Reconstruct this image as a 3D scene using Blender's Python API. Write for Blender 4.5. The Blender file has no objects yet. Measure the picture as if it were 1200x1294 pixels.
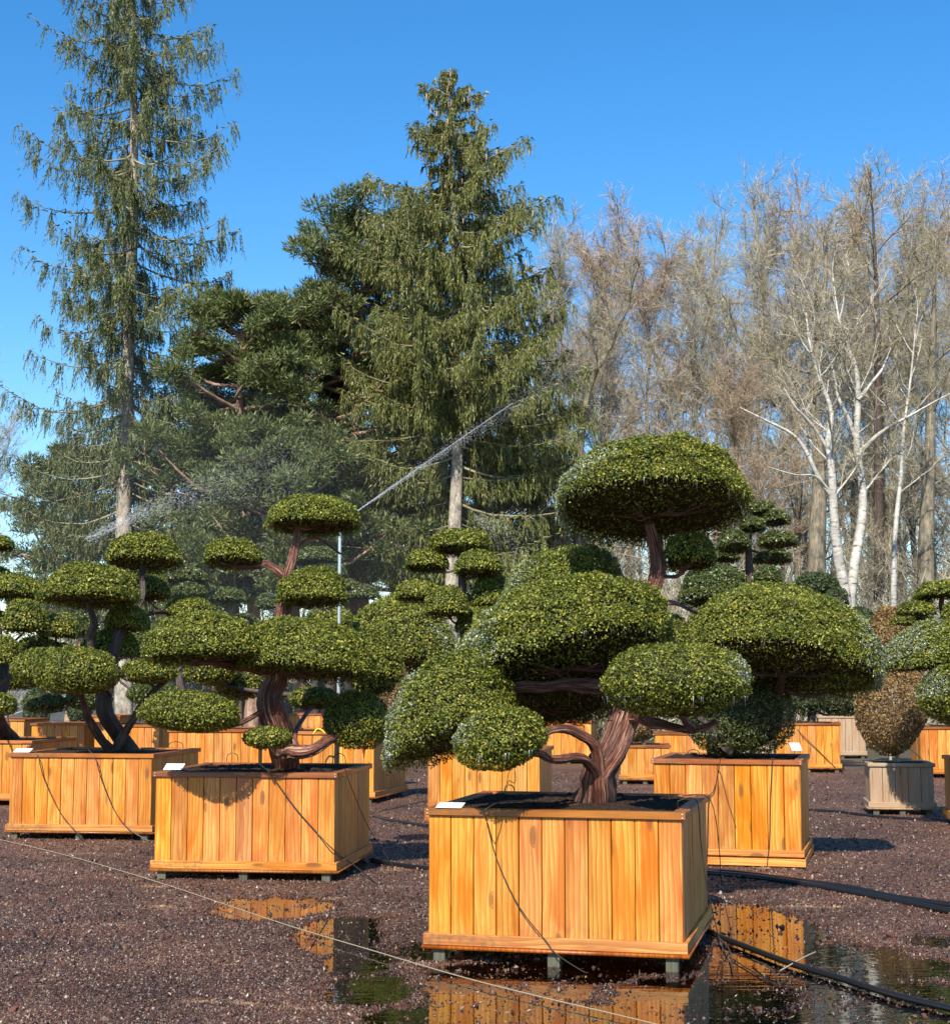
import bpy, bmesh, math, random
import numpy as np
from mathutils import Vector, Matrix
R = math.radians
S = bpy.context.scene
COL = S.collection

# ------------------------------------------------------------------ camera, world, sun, exposure
CAM_H, F, PITCH = 1.7, 2000.0, math.atan(214 / 2000)
cam = bpy.data.cameras.new('camera'); co = bpy.data.objects.new('camera', cam); COL.objects.link(co)
co.location = (0, 0, CAM_H); co.rotation_euler = (math.pi / 2 + PITCH, 0, 0)
cam.sensor_fit = 'HORIZONTAL'; cam.sensor_width = 36; cam.lens = F / 1200 * 36; cam.clip_end = 2000; cam.clip_start = 0.1
S.camera = co
SUN_EL, SUN_AZ = 41.0, 16.0           # azimuth: degrees to the left of straight behind the camera
W = bpy.data.worlds.new('World'); S.world = W; W.use_nodes = True
nt = W.node_tree; bg = nt.nodes['Background']; bg.inputs[1].default_value = 0.135
sky = nt.nodes.new('ShaderNodeTexSky'); sky.sky_type = 'NISHITA'; sky.sun_disc = False
sky.sun_elevation = R(SUN_EL); sky.sun_rotation = R(180 + SUN_AZ)
sky.altitude = 300; sky.air_density = 1.0; sky.dust_density = 0.25; sky.ozone_density = 3.0
hs = nt.nodes.new('ShaderNodeHueSaturation'); hs.inputs['Saturation'].default_value = 1.34
nt.links.new(sky.outputs[0], hs.inputs['Color']); nt.links.new(hs.outputs[0], bg.inputs[0])
sl = bpy.data.lights.new('sun', 'SUN'); sl.energy = 4.9; sl.angle = R(0.5); sl.color = (1.0, 0.95, 0.86)
so = bpy.data.objects.new('sun', sl); COL.objects.link(so)
sd = Vector((math.sin(R(SUN_AZ)) * math.cos(R(SUN_EL)), math.cos(R(SUN_AZ)) * math.cos(R(SUN_EL)), -math.sin(R(SUN_EL))))
so.rotation_euler = sd.to_track_quat('-Z', 'Y').to_euler(); so.location = (-5, -10, 30)
S.view_settings.view_transform = 'Standard'; S.view_settings.look = 'None'
S.view_settings.exposure = 0.58; S.view_settings.gamma = 1.0; S.view_settings.use_curve_mapping = False
S.cycles.max_bounces = 6; S.cycles.transparent_max_bounces = 12; S.cycles.diffuse_bounces = 2
S.cycles.glossy_bounces = 3; S.cycles.transmission_bounces = 3; S.cycles.caustics_reflective = False
S.cycles.caustics_refractive = False; S.cycles.use_denoising = True; S.cycles.volume_bounces = 0

# ------------------------------------------------------------------ projection helpers
cp, sp = math.cos(PITCH), math.sin(PITCH)
def ray(px, py):
    x = (px - 600) / F; y = (647 - py) / F
    return np.array((x, cp - y * sp, sp + y * cp))
def at(px, py, Y):
    d = ray(px, py); return np.array((0, 0, CAM_H)) + d * (Y / d[1])
def gnd(px, py):
    d = ray(px, py); p = np.array((0, 0, CAM_H)) + d * (-CAM_H / d[2]); p[2] = 0; return p
def gy(Y):
    return 647 + F * math.tan(math.atan(CAM_H / Y) + PITCH)

# ------------------------------------------------------------------ materials
MAT = {}
def newmat(name):
    m = bpy.data.materials.new(name); m.use_nodes = True; MAT[name] = m
    nt = m.node_tree; b = nt.nodes['Principled BSDF']; return m, nt, b
def N(nt, t, **k):
    n = nt.nodes.new(t)
    for a, v in k.items(): setattr(n, a, v)
    return n
def ramp(nt, stops, fac=None, interp='LINEAR'):
    r = N(nt, 'ShaderNodeValToRGB'); r.color_ramp.interpolation = interp
    e = r.color_ramp.elements
    while len(e) < len(stops): e.new(0.5)
    for i, (p, c) in enumerate(stops):
        e[i].position = p; e[i].color = (*c, 1)
    if fac is not None: nt.links.new(fac, r.inputs[0])
    return r
def noise(nt, vec, scale, detail=3, rough=.55, dist=0):
    n = N(nt, 'ShaderNodeTexNoise'); n.inputs['Scale'].default_value = scale; n.inputs['Detail'].default_value = detail
    n.inputs['Roughness'].default_value = rough; n.inputs['Distortion'].default_value = dist
    if vec is not None: nt.links.new(vec, n.inputs['Vector'])
    return n
def mapping(nt, vec, sc=(1, 1, 1), loc=(0, 0, 0)):
    m = N(nt, 'ShaderNodeMapping'); m.inputs['Scale'].default_value = sc; m.inputs['Location'].default_value = loc
    nt.links.new(vec, m.inputs[0]); return m
def mix(nt, fac, a, b, mode='MIX'):
    m = N(nt, 'ShaderNodeMix', data_type='RGBA', blend_type=mode)
    for s, v in ((0, fac), (6, a), (7, b)):
        if hasattr(v, 'is_linked') or hasattr(v, 'links'): nt.links.new(v, m.inputs[s])
        elif s == 0: m.inputs[0].default_value = v
        else: m.inputs[s].default_value = (*v, 1)
    return m
def math_n(nt, op, a, b=0.0, clamp=False):
    m = N(nt, 'ShaderNodeMath', operation=op); m.use_clamp = clamp
    for i, v in enumerate((a, b)):
        if hasattr(v, 'links'): nt.links.new(v, m.inputs[i])
        else: m.inputs[i].default_value = v
    return m
def bump(nt, b, h, strength, dist):
    n = N(nt, 'ShaderNodeBump'); n.inputs['Strength'].default_value = strength; n.inputs['Distance'].default_value = dist
    nt.links.new(h, n.inputs['Height']); nt.links.new(n.outputs[0], b.inputs['Normal']); return n

def wood(name, light, mid, dark, stain, stain_amt=.55, rough=.42, weather=None):
    m, nt, b = newmat(name)
    tc = N(nt, 'ShaderNodeTexCoord'); oi = N(nt, 'ShaderNodeObjectInfo')
    off = N(nt, 'ShaderNodeVectorMath', operation='SCALE'); off.inputs[0].default_value = (17.3, 9.1, 31.7)
    nt.links.new(oi.outputs['Random'], off.inputs['Scale'])
    v = N(nt, 'ShaderNodeVectorMath', operation='ADD'); nt.links.new(tc.outputs['Object'], v.inputs[0]); nt.links.new(off.outputs[0], v.inputs[1])
    v = v.outputs[0]
    # knots
    mk_ = mapping(nt, v, (6.5, 3.0, 2.1)); vo = N(nt, 'ShaderNodeTexVoronoi'); vo.inputs['Scale'].default_value = 1.0; nt.links.new(mk_.outputs[0], vo.inputs['Vector'])
    kn = ramp(nt, [(0.0, (1, 1, 1)), (0.11, (.85, .85, .85)), (0.17, (.14, .14, .14)), (.36, (0, 0, 0))], vo.outputs['Distance'])
    # grain: bands bent round the knots
    mp = mapping(nt, v, (1, .6, .11)); bend = N(nt, 'ShaderNodeVectorMath', operation='ADD')
    kb = math_n(nt, 'MULTIPLY', kn.outputs[0], .05); cx = N(nt, 'ShaderNodeCombineXYZ'); nt.links.new(kb.outputs[0], cx.inputs[0])
    nt.links.new(mp.outputs[0], bend.inputs[0]); nt.links.new(cx.outputs[0], bend.inputs[1])
    wv = N(nt, 'ShaderNodeTexWave', wave_type='BANDS', bands_direction='X', wave_profile='SAW')
    wv.inputs['Scale'].default_value = 9; wv.inputs['Distortion'].default_value = 9; wv.inputs['Detail'].default_value = 2.5
    wv.inputs['Detail Scale'].default_value = 1.1; wv.inputs['Detail Roughness'].default_value = .45
    nt.links.new(bend.outputs[0], wv.inputs['Vector'])
    fm = mapping(nt, v, (1, 1, .035)); fn = noise(nt, fm.outputs[0], 140, 3, .6)
    g = math_n(nt, 'MULTIPLY', wv.outputs['Fac'], .52); g2 = math_n(nt, 'MULTIPLY', fn.outputs[0], .72); gg = math_n(nt, 'ADD', g.outputs[0], g2.outputs[0])
    base = ramp(nt, [(.18, light), (.55, mid), (.95, dark)], gg.outputs[0])
    # broad wet or resin stain
    sm = mapping(nt, v, (4.5, 3, .9)); sn = noise(nt, sm.outputs[0], 1.6, 3, .6, .6)
    sr = ramp(nt, [(.43, (0, 0, 0)), (.62, (1, 1, 1))], sn.outputs[0]); sf = math_n(nt, 'MULTIPLY', sr.outputs[0], stain_amt)
    c = mix(nt, sf.outputs[0], base.outputs[0], stain, 'MIX')
    # plank to plank tone
    hsv = N(nt, 'ShaderNodeHueSaturation')
    r1 = N(nt, 'ShaderNodeMapRange'); r1.inputs[3].default_value = .4925; r1.inputs[4].default_value = .506; nt.links.new(oi.outputs['Random'], r1.inputs[0]); nt.links.new(r1.outputs[0], hsv.inputs['Hue'])
    wn = N(nt, 'ShaderNodeTexWhiteNoise', noise_dimensions='1D'); nt.links.new(oi.outputs['Random'], wn.inputs['W'])
    r2 = N(nt, 'ShaderNodeMapRange'); r2.inputs[3].default_value = .76; r2.inputs[4].default_value = 1.15; nt.links.new(wn.outputs[0], r2.inputs[0]); nt.links.new(r2.outputs[0], hsv.inputs['Value'])
    r3 = N(nt, 'ShaderNodeMapRange'); r3.inputs[3].default_value = .97; r3.inputs[4].default_value = 1.07; nt.links.new(wn.outputs[1], r3.inputs[0]); nt.links.new(r3.outputs[0], hsv.inputs['Saturation'])
    nt.links.new(c.outputs[2], hsv.inputs['Color'])
    dk = tuple(x * .35 for x in dark)
    c2 = mix(nt, math_n(nt, 'MULTIPLY', kn.outputs[0], .8).outputs[0], hsv.outputs[0], dk)
    so_ = N(nt, 'ShaderNodeSeparateXYZ'); nt.links.new(tc.outputs['Object'], so_.inputs[0]); dz = N(nt, 'ShaderNodeMapRange'); dz.inputs[1].default_value = -.41; dz.inputs[2].default_value = -.22; dz.inputs[3].default_value = .75; dz.inputs[4].default_value = 0; nt.links.new(so_.outputs[2], dz.inputs[0])
    sp_n = noise(nt, v, 26, 4, .7); sp_r = ramp(nt, [(.45, (0, 0, 0)), (.66, (1, 1, 1))], sp_n.outputs[0]); mud = math_n(nt, 'MULTIPLY', dz.outputs[0], sp_r.outputs[0])
    c3 = mix(nt, mud.outputs[0], c2.outputs[2], (.13, .075, .045)); out = c3.outputs[2]
    if weather:
        wn2 = noise(nt, mapping(nt, v, (9, 6, .8)).outputs[0], 2, 4, .65)
        wr = ramp(nt, [(.3, (0, 0, 0)), (.62, (1, 1, 1))], wn2.outputs[0])
        out = mix(nt, wr.outputs[0], out, weather).outputs[2]
    nt.links.new(out, b.inputs['Base Color'])
    rr = ramp(nt, [(.4, (rough + .15,) * 3), (.7, (rough - .12,) * 3)], sn.outputs[0]); nt.links.new(rr.outputs[0], b.inputs['Roughness'])
    bump(nt, b, gg.outputs[0], .35, .003)
    return m
wood('larch', (.80, .43, .115), (.67, .29, .052), (.43, .14, .022), (.44, .11, .012), .7, .42)
wood('larch_rim', (.52, .20, .04), (.38, .125, .022), (.22, .055, .01), (.18, .04, .009), .65, .36)
wood('weathered_wood', (.50, .35, .20), (.44, .26, .13), (.26, .13, .06), (.38, .14, .04), .8, .65, (.40, .29, .185))
wood('foot_wood', (.13, .12, .085), (.10, .095, .06), (.06, .055, .035), (.05, .05, .03), .5, .6)

def leafmat(name, stops, rough=.38, trans=.25, tcol=(.16, .22, .02), spec=.5):
    m, nt, b = newmat(name)
    ge = N(nt, 'ShaderNodeNewGeometry'); tc = N(nt, 'ShaderNodeTexCoord')
    nz = noise(nt, tc.outputs['Object'], 2.6, 3, .6)
    a = math_n(nt, 'MULTIPLY', ge.outputs['Random Per Island'], .72); b2 = math_n(nt, 'MULTIPLY', nz.outputs[0], .5)
    s = math_n(nt, 'ADD', a.outputs[0], b2.outputs[0]); s = math_n(nt, 'SUBTRACT', s.outputs[0], .1)
    r = ramp(nt, stops, s.outputs[0]); nt.links.new(r.outputs[0], b.inputs['Base Color'])
    b.inputs['Roughness'].default_value = rough; b.inputs['Specular IOR Level'].default_value = spec
    tr = N(nt, 'ShaderNodeBsdfTranslucent'); tm = mix(nt, .5, r.outputs[0], tcol); nt.links.new(tm.outputs[2], tr.inputs[0])
    ms = N(nt, 'ShaderNodeMixShader'); ms.inputs[0].default_value = trans
    nt.links.new(b.outputs[0], ms.inputs[1]); nt.links.new(tr.outputs[0], ms.inputs[2])
    nt.links.new(ms.outputs[0], nt.nodes['Material Output'].inputs[0]); return m
leafmat('holly_leaf', [(.08, (.018, .030, .005)), (.38, (.075, .100, .012)), (.66, (.20, .21, .024)), (.95, (.52, .47, .08))], .48, .2, spec=.32)
leafmat('dull_leaf', [(.08, (.022, .036, .010)), (.45, (.065, .090, .018)), (.75, (.14, .16, .032)), (.97, (.27, .27, .07))], .4, .2)
leafmat('brown_leaf', [(.1, (.07, .035, .015)), (.45, (.27, .155, .055)), (.75, (.42, .27, .095)), (.97, (.55, .40, .17))], .5, .3, (.3, .15, .03))
leafmat('hedge_leaf', [(.1, (.02, .035, .012)), (.5, (.045, .07, .02)), (.95, (.11, .13, .04))], .5, .2)
leafmat('spruce_needle', [(.05, (.045, .058, .016)), (.4, (.11, .125, .028)), (.7, (.20, .205, .045)), (.97, (.32, .30, .09))], .5, .22, (.2, .2, .03))
leafmat('old_spruce_needle', [(.05, (.040, .055, .018)), (.4, (.092, .118, .032)), (.7, (.17, .185, .055)), (.97, (.27, .26, .11))], .55, .22, (.2, .18, .05))
leafmat('pine_needle', [(.05, (.042, .058, .020)), (.4, (.10, .13, .038)), (.7, (.175, .20, .058)), (.97, (.28, .29, .10))], .5, .3, (.12, .16, .05))
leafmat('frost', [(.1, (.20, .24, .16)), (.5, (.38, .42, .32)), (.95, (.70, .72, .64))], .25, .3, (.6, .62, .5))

def bark(name, a, b_, c, zs=.18, scale=22, rough=.75, bs=.6, bd=.012):
    m, nt, b = newmat(name); tc = N(nt, 'ShaderNodeTexCoord'); at_ = N(nt, 'ShaderNodeAttribute', attribute_name='fib')
    mp = mapping(nt, at_.outputs['Vector'], (1, 1, zs)); n = noise(nt, mp.outputs[0], scale, 5, .65, .8)
    r = ramp(nt, [(.32, a), (.5, b_), (.66, c)], n.outputs[0])
    n2 = noise(nt, tc.outputs['Object'], 3.5, 3); r2 = ramp(nt, [(.4, (.75,) * 3), (.65, (1.15,) * 3)], n2.outputs[0])
    mm = mix(nt, 1.0, r.outputs[0], r2.outputs[0], 'MULTIPLY'); nt.links.new(mm.outputs[2], b.inputs['Base Color'])
    b.inputs['Roughness'].default_value = rough; bump(nt, b, n.outputs[0], bs, bd); return m
bark('peeling_bark', (.022, .008, .005), (.20, .062, .034), (.60, .36, .25), .07, 60, .5, 1.0, .04)
bark('dark_bark', (.02, .013, .010), (.055, .035, .025), (.13, .085, .06), .3, 26)
bark('spruce_bark', (.15, .12, .09), (.34, .285, .215), (.52, .46, .37), .6, 9, .85, .7, .03)
bark('pine_bark', (.12, .07, .045), (.32, .19, .12), (.48, .32, .22), .5, 8, .85, .6, .03)
bark('birch_bark', (.07, .06, .05), (.42, .385, .32), (.56, .52, .44), 5.0, 3.2, .6, .3, .01)
r_ = [n for n in MAT['birch_bark'].node_tree.nodes if n.type == 'VALTORGB'][0].color_ramp.elements; r_[0].position = .34; r_[1].position = .42; r_[2].position = .6
bark('grey_bark', (.09, .075, .05), (.20, .165, .11), (.32, .27, .19), .25, 12, .9, .5, .02)
def flat(name, col, rough=.6, **k):
    m, nt, b = newmat(name); b.inputs['Base Color'].default_value = (*col, 1); b.inputs['Roughness'].default_value = rough
    for a, v in k.items(): b.inputs[a.replace('_', ' ')].default_value = v
    return m
leafmat('twig', [(.1, (.17, .145, .095)), (.5, (.36, .31, .21)), (.95, (.53, .47, .34))], .7, .0, spec=.3)
leafmat('red_twig', [(.1, (.21, .15, .095)), (.5, (.40, .29, .19)), (.95, (.56, .44, .31))], .7, .0, spec=.3)
leafmat('far_twig', [(.1, (.13, .11, .065)), (.5, (.25, .215, .13)), (.95, (.38, .33, .21))], .8, .0, spec=.2)
leafmat('shaded_twig_core', [(.1, (.012, .009, .006)), (.5, (.03, .022, .014)), (.95, (.06, .045, .03))], .8, .0, spec=.2)  # twiggy pad core; shade under the leaves put into its near-black brown
flat('black_rubber', (.012, .012, .013), .32); flat('tube_plastic', (.03, .03, .028), .35)
flat('card', (.80, .81, .82), .45); flat('cord', (.30, .25, .16), .8); flat('metal_pole', (.62, .64, .66), .3, Metallic=.7)
flat('brass', (.35, .25, .10), .35, Metallic=.9); flat('red_strap', (.45, .02, .015), .6); flat('screw', (.45, .43, .40), .4, Metallic=.8)
flat('green_tie', (.02, .45, .16), .5); flat('yellow_plastic', (.75, .6, .02), .5); flat('stake_wood', (.38, .30, .19), .8)
flat('liner', (.015, .015, .016), .6)
m, nt, b = newmat('water_drop'); b.inputs['Base Color'].default_value = (.93, .95, .97, 1); b.inputs['Roughness'].default_value = .3; b.inputs['Alpha'].default_value = .15
m, nt, b = newmat('icicle'); b.inputs['Base Color'].default_value = (.8, .85, .86, 1); b.inputs['Roughness'].default_value = .12; b.inputs['Alpha'].default_value = .75
# soil
m, nt, b = newmat('soil'); tc = N(nt, 'ShaderNodeTexCoord'); n = noise(nt, tc.outputs['Object'], 60, 5, .7)
r = ramp(nt, [(.35, (.012, .007, .005)), (.52, (.05, .029, .018)), (.68, (.13, .08, .05))], n.outputs[0]); nt.links.new(r.outputs[0], b.inputs['Base Color']); b.inputs['Roughness'].default_value = .95; b.inputs['Specular IOR Level'].default_value = .15; bump(nt, b, n.outputs[0], 1, .02)
# gravel
GST = [(0.0, (.020, .012, .010)), (.28, (.058, .027, .018)), (.5, (.098, .042, .026)), (.68, (.135, .060, .036)), (.86, (.15, .088, .056)), (.955, (.21, .15, .11)), (1.0, (.42, .34, .26))]
m, nt, b = newmat('gravel_ground'); ge = N(nt, 'ShaderNodeNewGeometry'); pos = ge.outputs['Position']
vo = N(nt, 'ShaderNodeTexVoronoi'); vo.inputs['Scale'].default_value = 75; nt.links.new(pos, vo.inputs['Vector'])
sx = N(nt, 'ShaderNodeSeparateColor'); nt.links.new(vo.outputs['Color'], sx.inputs[0])
gc = ramp(nt, GST, sx.outputs[0])
n1 = noise(nt, pos, .8, 4, .6); br = ramp(nt, [(.35, (.85, .82, .80)), (.65, (1.4, 1.34, 1.26))], n1.outputs[0])
gm = mix(nt, 1.0, gc.outputs[0], br.outputs[0], 'MULTIPLY')
# pale sandy washes
mp = mapping(nt, pos, (.7, 1.6, 1)); n2 = noise(nt, mp.outputs[0], 1.35, 4, .62, .4); n3 = noise(nt, pos, 55, 2)
sf = ramp(nt, [(.66, (0, 0, 0)), (.73, (1, 1, 1))], n2.outputs[0]); s3 = ramp(nt, [(.42, (0, 0, 0)), (.55, (1, 1, 1))], n3.outputs[0])
sfm = math_n(nt, 'MULTIPLY', sf.outputs[0], s3.outputs[0])
gs = mix(nt, sfm.outputs[0], gm.outputs[2], (.30, .20, .12))
# wet where the ground lies low
sz = N(nt, 'ShaderNodeSeparateXYZ'); nt.links.new(pos, sz.inputs[0])
wz = N(nt, 'ShaderNodeMapRange'); wz.inputs[1].default_value = -.012; wz.inputs[2].default_value = .006; wz.inputs[3].default_value = 1; wz.inputs[4].default_value = 0; nt.links.new(sz.outputs[2], wz.inputs[0])
wc = mix(nt, 1.0, gs.outputs[2], (.72, .62, .46), 'MULTIPLY'); gw = mix(nt, wz.outputs[0], gs.outputs[2], wc.outputs[2])
# beyond the yard the gravel gives way to dull grass
gf = N(nt, 'ShaderNodeMapRange'); gf.inputs[1].default_value = 31; gf.inputs[2].default_value = 36; nt.links.new(sz.outputs[1], gf.inputs[0])
n4 = noise(nt, pos, 1.5, 6, .7); gr = ramp(nt, [(.3, (.05, .045, .02)), (.55, (.11, .085, .045)), (.7, (.06, .08, .025))], n4.outputs[0])
gz = mix(nt, gf.outputs[0], gw.outputs[2], gr.outputs[0]); nt.links.new(gz.outputs[2], b.inputs['Base Color'])
rz = N(nt, 'ShaderNodeMapRange'); rz.inputs[3].default_value = .62; rz.inputs[4].default_value = .3; nt.links.new(wz.outputs[0], rz.inputs[0]); nt.links.new(rz.outputs[0], b.inputs['Roughness'])
bump(nt, b, vo.outputs['Distance'], .9, .012).invert = True
m, nt, b = newmat('pebble'); oi = N(nt, 'ShaderNodeObjectInfo'); r = ramp(nt, GST, oi.outputs['Random'])
ge = N(nt, 'ShaderNodeNewGeometry'); pos = ge.outputs['Position']
n1 = noise(nt, pos, .8, 4, .6); br = ramp(nt, [(.35, (.60, .58, .56)), (.65, (1.12, 1.07, 1.0))], n1.outputs[0]); gm = mix(nt, 1.0, r.outputs[0], br.outputs[0], 'MULTIPLY')
mp = mapping(nt, pos, (.7, 1.6, 1)); n2 = noise(nt, mp.outputs[0], 1.35, 4, .62, .4); sf = ramp(nt, [(.63, (0, 0, 0)), (.68, (1, 1, 1))], n2.outputs[0])
gs = mix(nt, math_n(nt, 'MULTIPLY', sf.outputs[0], .75).outputs[0], gm.outputs[2], (.36, .22, .12))
sz = N(nt, 'ShaderNodeSeparateXYZ'); nt.links.new(pos, sz.inputs[0]); wz = N(nt, 'ShaderNodeMapRange'); wz.inputs[1].default_value = -.006; wz.inputs[2].default_value = .012; wz.inputs[3].default_value = 1; wz.inputs[4].default_value = 0; nt.links.new(sz.outputs[2], wz.inputs[0])
wc = mix(nt, 1.0, gs.outputs[2], (.6, .5, .38), 'MULTIPLY'); gw = mix(nt, wz.outputs[0], gs.outputs[2], wc.outputs[2]); nt.links.new(gw.outputs[2], b.inputs['Base Color']); b.inputs['Roughness'].default_value = .4
# puddle water
m, nt, b = newmat('puddle_water')
ge = N(nt, 'ShaderNodeNewGeometry'); mp = mapping(nt, ge.outputs['Position'], (1, 2.6, 1)); n = noise(nt, mp.outputs[0], 4.5, 3, .5)
bm_ = N(nt, 'ShaderNodeBump'); bm_.inputs['Strength'].default_value = .38; bm_.inputs['Distance'].default_value = .004; nt.links.new(n.outputs[0], bm_.inputs['Height'])
gl = N(nt, 'ShaderNodeBsdfGlossy'); gl.inputs['Roughness'].default_value = .015; gl.inputs['Color'].default_value = (.96, .95, .92, 1); nt.links.new(bm_.outputs[0], gl.inputs['Normal'])
tr = N(nt, 'ShaderNodeBsdfTransparent'); tr.inputs[0].default_value = (.92, .80, .62, 1)
fr = N(nt, 'ShaderNodeFresnel'); fr.inputs[0].default_value = 1.8
ms = N(nt, 'ShaderNodeMixShader'); nt.links.new(fr.outputs[0], ms.inputs[0]); nt.links.new(tr.outputs[0], ms.inputs[1]); nt.links.new(gl.outputs[0], ms.inputs[2])
nt.links.new(ms.outputs[0], nt.nodes['Material Output'].inputs[0])

# ------------------------------------------------------------------ object helpers
def np_mesh(name, V, polys, mats, midx=None, smooth=False):
    me = bpy.data.meshes.new(name); V = np.asarray(V, dtype=np.float32)
    polys = [np.asarray(p, dtype=np.int32) for p in polys if len(p)]
    me.vertices.add(len(V)); me.vertices.foreach_set('co', V.ravel())
    nl = sum(p.size for p in polys); nf = sum(len(p) for p in polys)
    me.loops.add(nl); me.polygons.add(nf)
    me.loops.foreach_set('vertex_index', np.concatenate([p.ravel() for p in polys]))
    st = []; o = 0
    for p in polys:
        k = p.shape[1]; st.append(o + np.arange(len(p), dtype=np.int32) * k); o += p.size
    me.polygons.foreach_set('loop_start', np.concatenate(st).astype(np.int32))
    for m in mats: me.materials.append(MAT[m])
    if midx is not None: me.polygons.foreach_set('material_index', np.asarray(midx, dtype=np.int32))
    if smooth: me.polygons.foreach_set('use_smooth', np.ones(nf, dtype=bool))
    me.update(calc_edges=True)
    return me
def link(name, me, parent=None, loc=None, kind=None, label=None):
    o = bpy.data.objects.new(name, me); COL.objects.link(o)
    if parent is not None: o.parent = parent
    if loc is not None: o.location = loc
    if kind: o['kind'] = kind
    if label: o['label'] = label
    return o
def thing(name, label, cat, loc=(0, 0, 0), rz=0, group=None):
    o = bpy.data.objects.new(name, None); COL.objects.link(o); o.empty_display_size = .1
    o.location = loc; o.rotation_euler = (0, 0, rz); o['label'] = label; o['category'] = cat
    if group: o['group'] = group
    return o
def tag(o, label, cat, group=None):
    o['label'] = label; o['category'] = cat
    if group: o['group'] = group
    return o
class MB:
    def __init__(s): s.V = []; s.P = {3: [], 4: []}; s.M = {3: [], 4: []}; s.n = 0; s.C = {}
    def add(s, V, F_, mi=0):
        F_ = np.asarray(F_, dtype=np.int64); k = F_.shape[1]
        s.V.append(np.asarray(V, dtype=float)); s.P[k].append(F_ + s.n); s.M[k].append(np.full(len(F_), mi)); s.n += len(V)
    def mesh(s, name, mats, smooth=False):
        ps = [np.concatenate(s.P[k]) for k in (3, 4) if s.P[k]]; ms = np.concatenate([np.concatenate(s.M[k]) for k in (3, 4) if s.P[k]])
        me = np_mesh(name, np.concatenate(s.V), ps, mats, ms, smooth)
        if s.C:
            A_ = np.zeros((s.n, 3), np.float32)
            for k, v in s.C.items(): A_[k:k + len(v)] = v
            me.attributes.new('fib', 'FLOAT_VECTOR', 'POINT').data.foreach_set('vector', A_.ravel())
        return me
def spline(P, n):
    P = np.asarray(P, float); m = len(P)
    if m < 3: t = np.linspace(0, 1, n)[:, None]; return P[0] * (1 - t) + P[-1] * t
    Q = np.vstack([2 * P[0] - P[1], P, 2 * P[-1] - P[-2]]); u = np.linspace(0, m - 1 - 1e-9, n); i = u.astype(int); f = (u - i)[:, None]
    a, b_, c, d = Q[i], Q[i + 1], Q[i + 2], Q[i + 3]
    return .5 * (2 * b_ + (c - a) * f + (2 * a - 5 * b_ + 4 * c - d) * f ** 2 + (3 * b_ - a - 3 * c + d) * f ** 3)
def tube(mb, P, rad, sides=6, seg=None, flute=0, rng=None, mi=0, cap=True):
    P = np.asarray(P, float); rad = np.asarray(rad, float)
    if seg:
        rad = np.interp(np.linspace(0, 1, seg), np.linspace(0, 1, len(rad)), rad); P = spline(P, seg)
    n = len(P)
    if np.ndim(rad) == 0 or len(rad) != n: rad = np.interp(np.linspace(0, 1, n), np.linspace(0, 1, max(1, np.size(rad))), np.atleast_1d(rad))
    T = np.gradient(P, axis=0); T /= np.linalg.norm(T, axis=1)[:, None] + 1e-9
    ref = np.array((0.13, 1, .21)) if abs(T[0][2]) > .6 else np.array((.1, .17, 1.0))
    u = np.cross(T[0], ref); u /= np.linalg.norm(u); U = np.zeros((n, 3))
    for i in range(n):
        u = u - T[i] * u.dot(T[i]); u /= np.linalg.norm(u) + 1e-9; U[i] = u
    Vv = np.cross(T, U); a = np.arange(sides) * 2 * math.pi / sides
    rr = rad[:, None] * np.ones((1, sides))
    if flute and rng is not None:
        ph = rng.random(5) * 6.28; tt = np.linspace(0, 1, n)[:, None] * 4
        rr = rr * (1 + flute * (.5 * np.sin(3 * a[None] + ph[0] + tt * .6) + .4 * np.sin(5 * a[None] + ph[1] - tt) + .35 * np.sin(8 * a[None] + ph[2] + tt)) + flute * .5 * np.sin(tt * 4 + ph[3]) + flute * .2 * rng.standard_normal((n, sides)))
        kn = max(3, n // 6); rd = rng.standard_normal((kn, sides)); xi = np.linspace(0, kn - 1, n); x0 = np.minimum(xi.astype(int), kn - 2); fx = (xi - x0)[:, None]; rr = rr * (1 + flute * .55 * (rd[x0] * (1 - fx) + rd[x0 + 1] * fx))
    V = P[:, None] + rr[..., None] * (np.cos(a)[None, :, None] * U[:, None] + np.sin(a)[None, :, None] * Vv[:, None])
    i = np.arange(n - 1)[:, None]; j = np.arange(sides)[None]; k = (j + 1) % sides
    F_ = np.stack([i * sides + j, i * sides + k, (i + 1) * sides + k, (i + 1) * sides + j], -1).reshape(-1, 4)
    V = V.reshape(-1, 3)
    ln_ = np.concatenate([[0], np.cumsum(np.linalg.norm(np.diff(P, axis=0), axis=1))]); rm = max(.03, float(np.max(rad)))
    fb = np.stack([np.tile(np.cos(a) * rm, n), np.tile(np.sin(a) * rm, n), np.repeat(ln_, sides)], 1) + P[0] * .37
    mb.C[mb.n] = fb; mb.add(V, F_, mi)
    if cap: mb.C[mb.n] = np.vstack([fb[-sides:], fb[-1:]])
    if cap:
        e = np.vstack([V[-sides:], P[-1] + T[-1] * rad[-1] * .6]); mb.add(e, [[q, (q + 1) % sides, sides] for q in range(sides)], mi)
def unit(v): return v / (np.linalg.norm(v, axis=-1, keepdims=True) + 1e-9)
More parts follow.
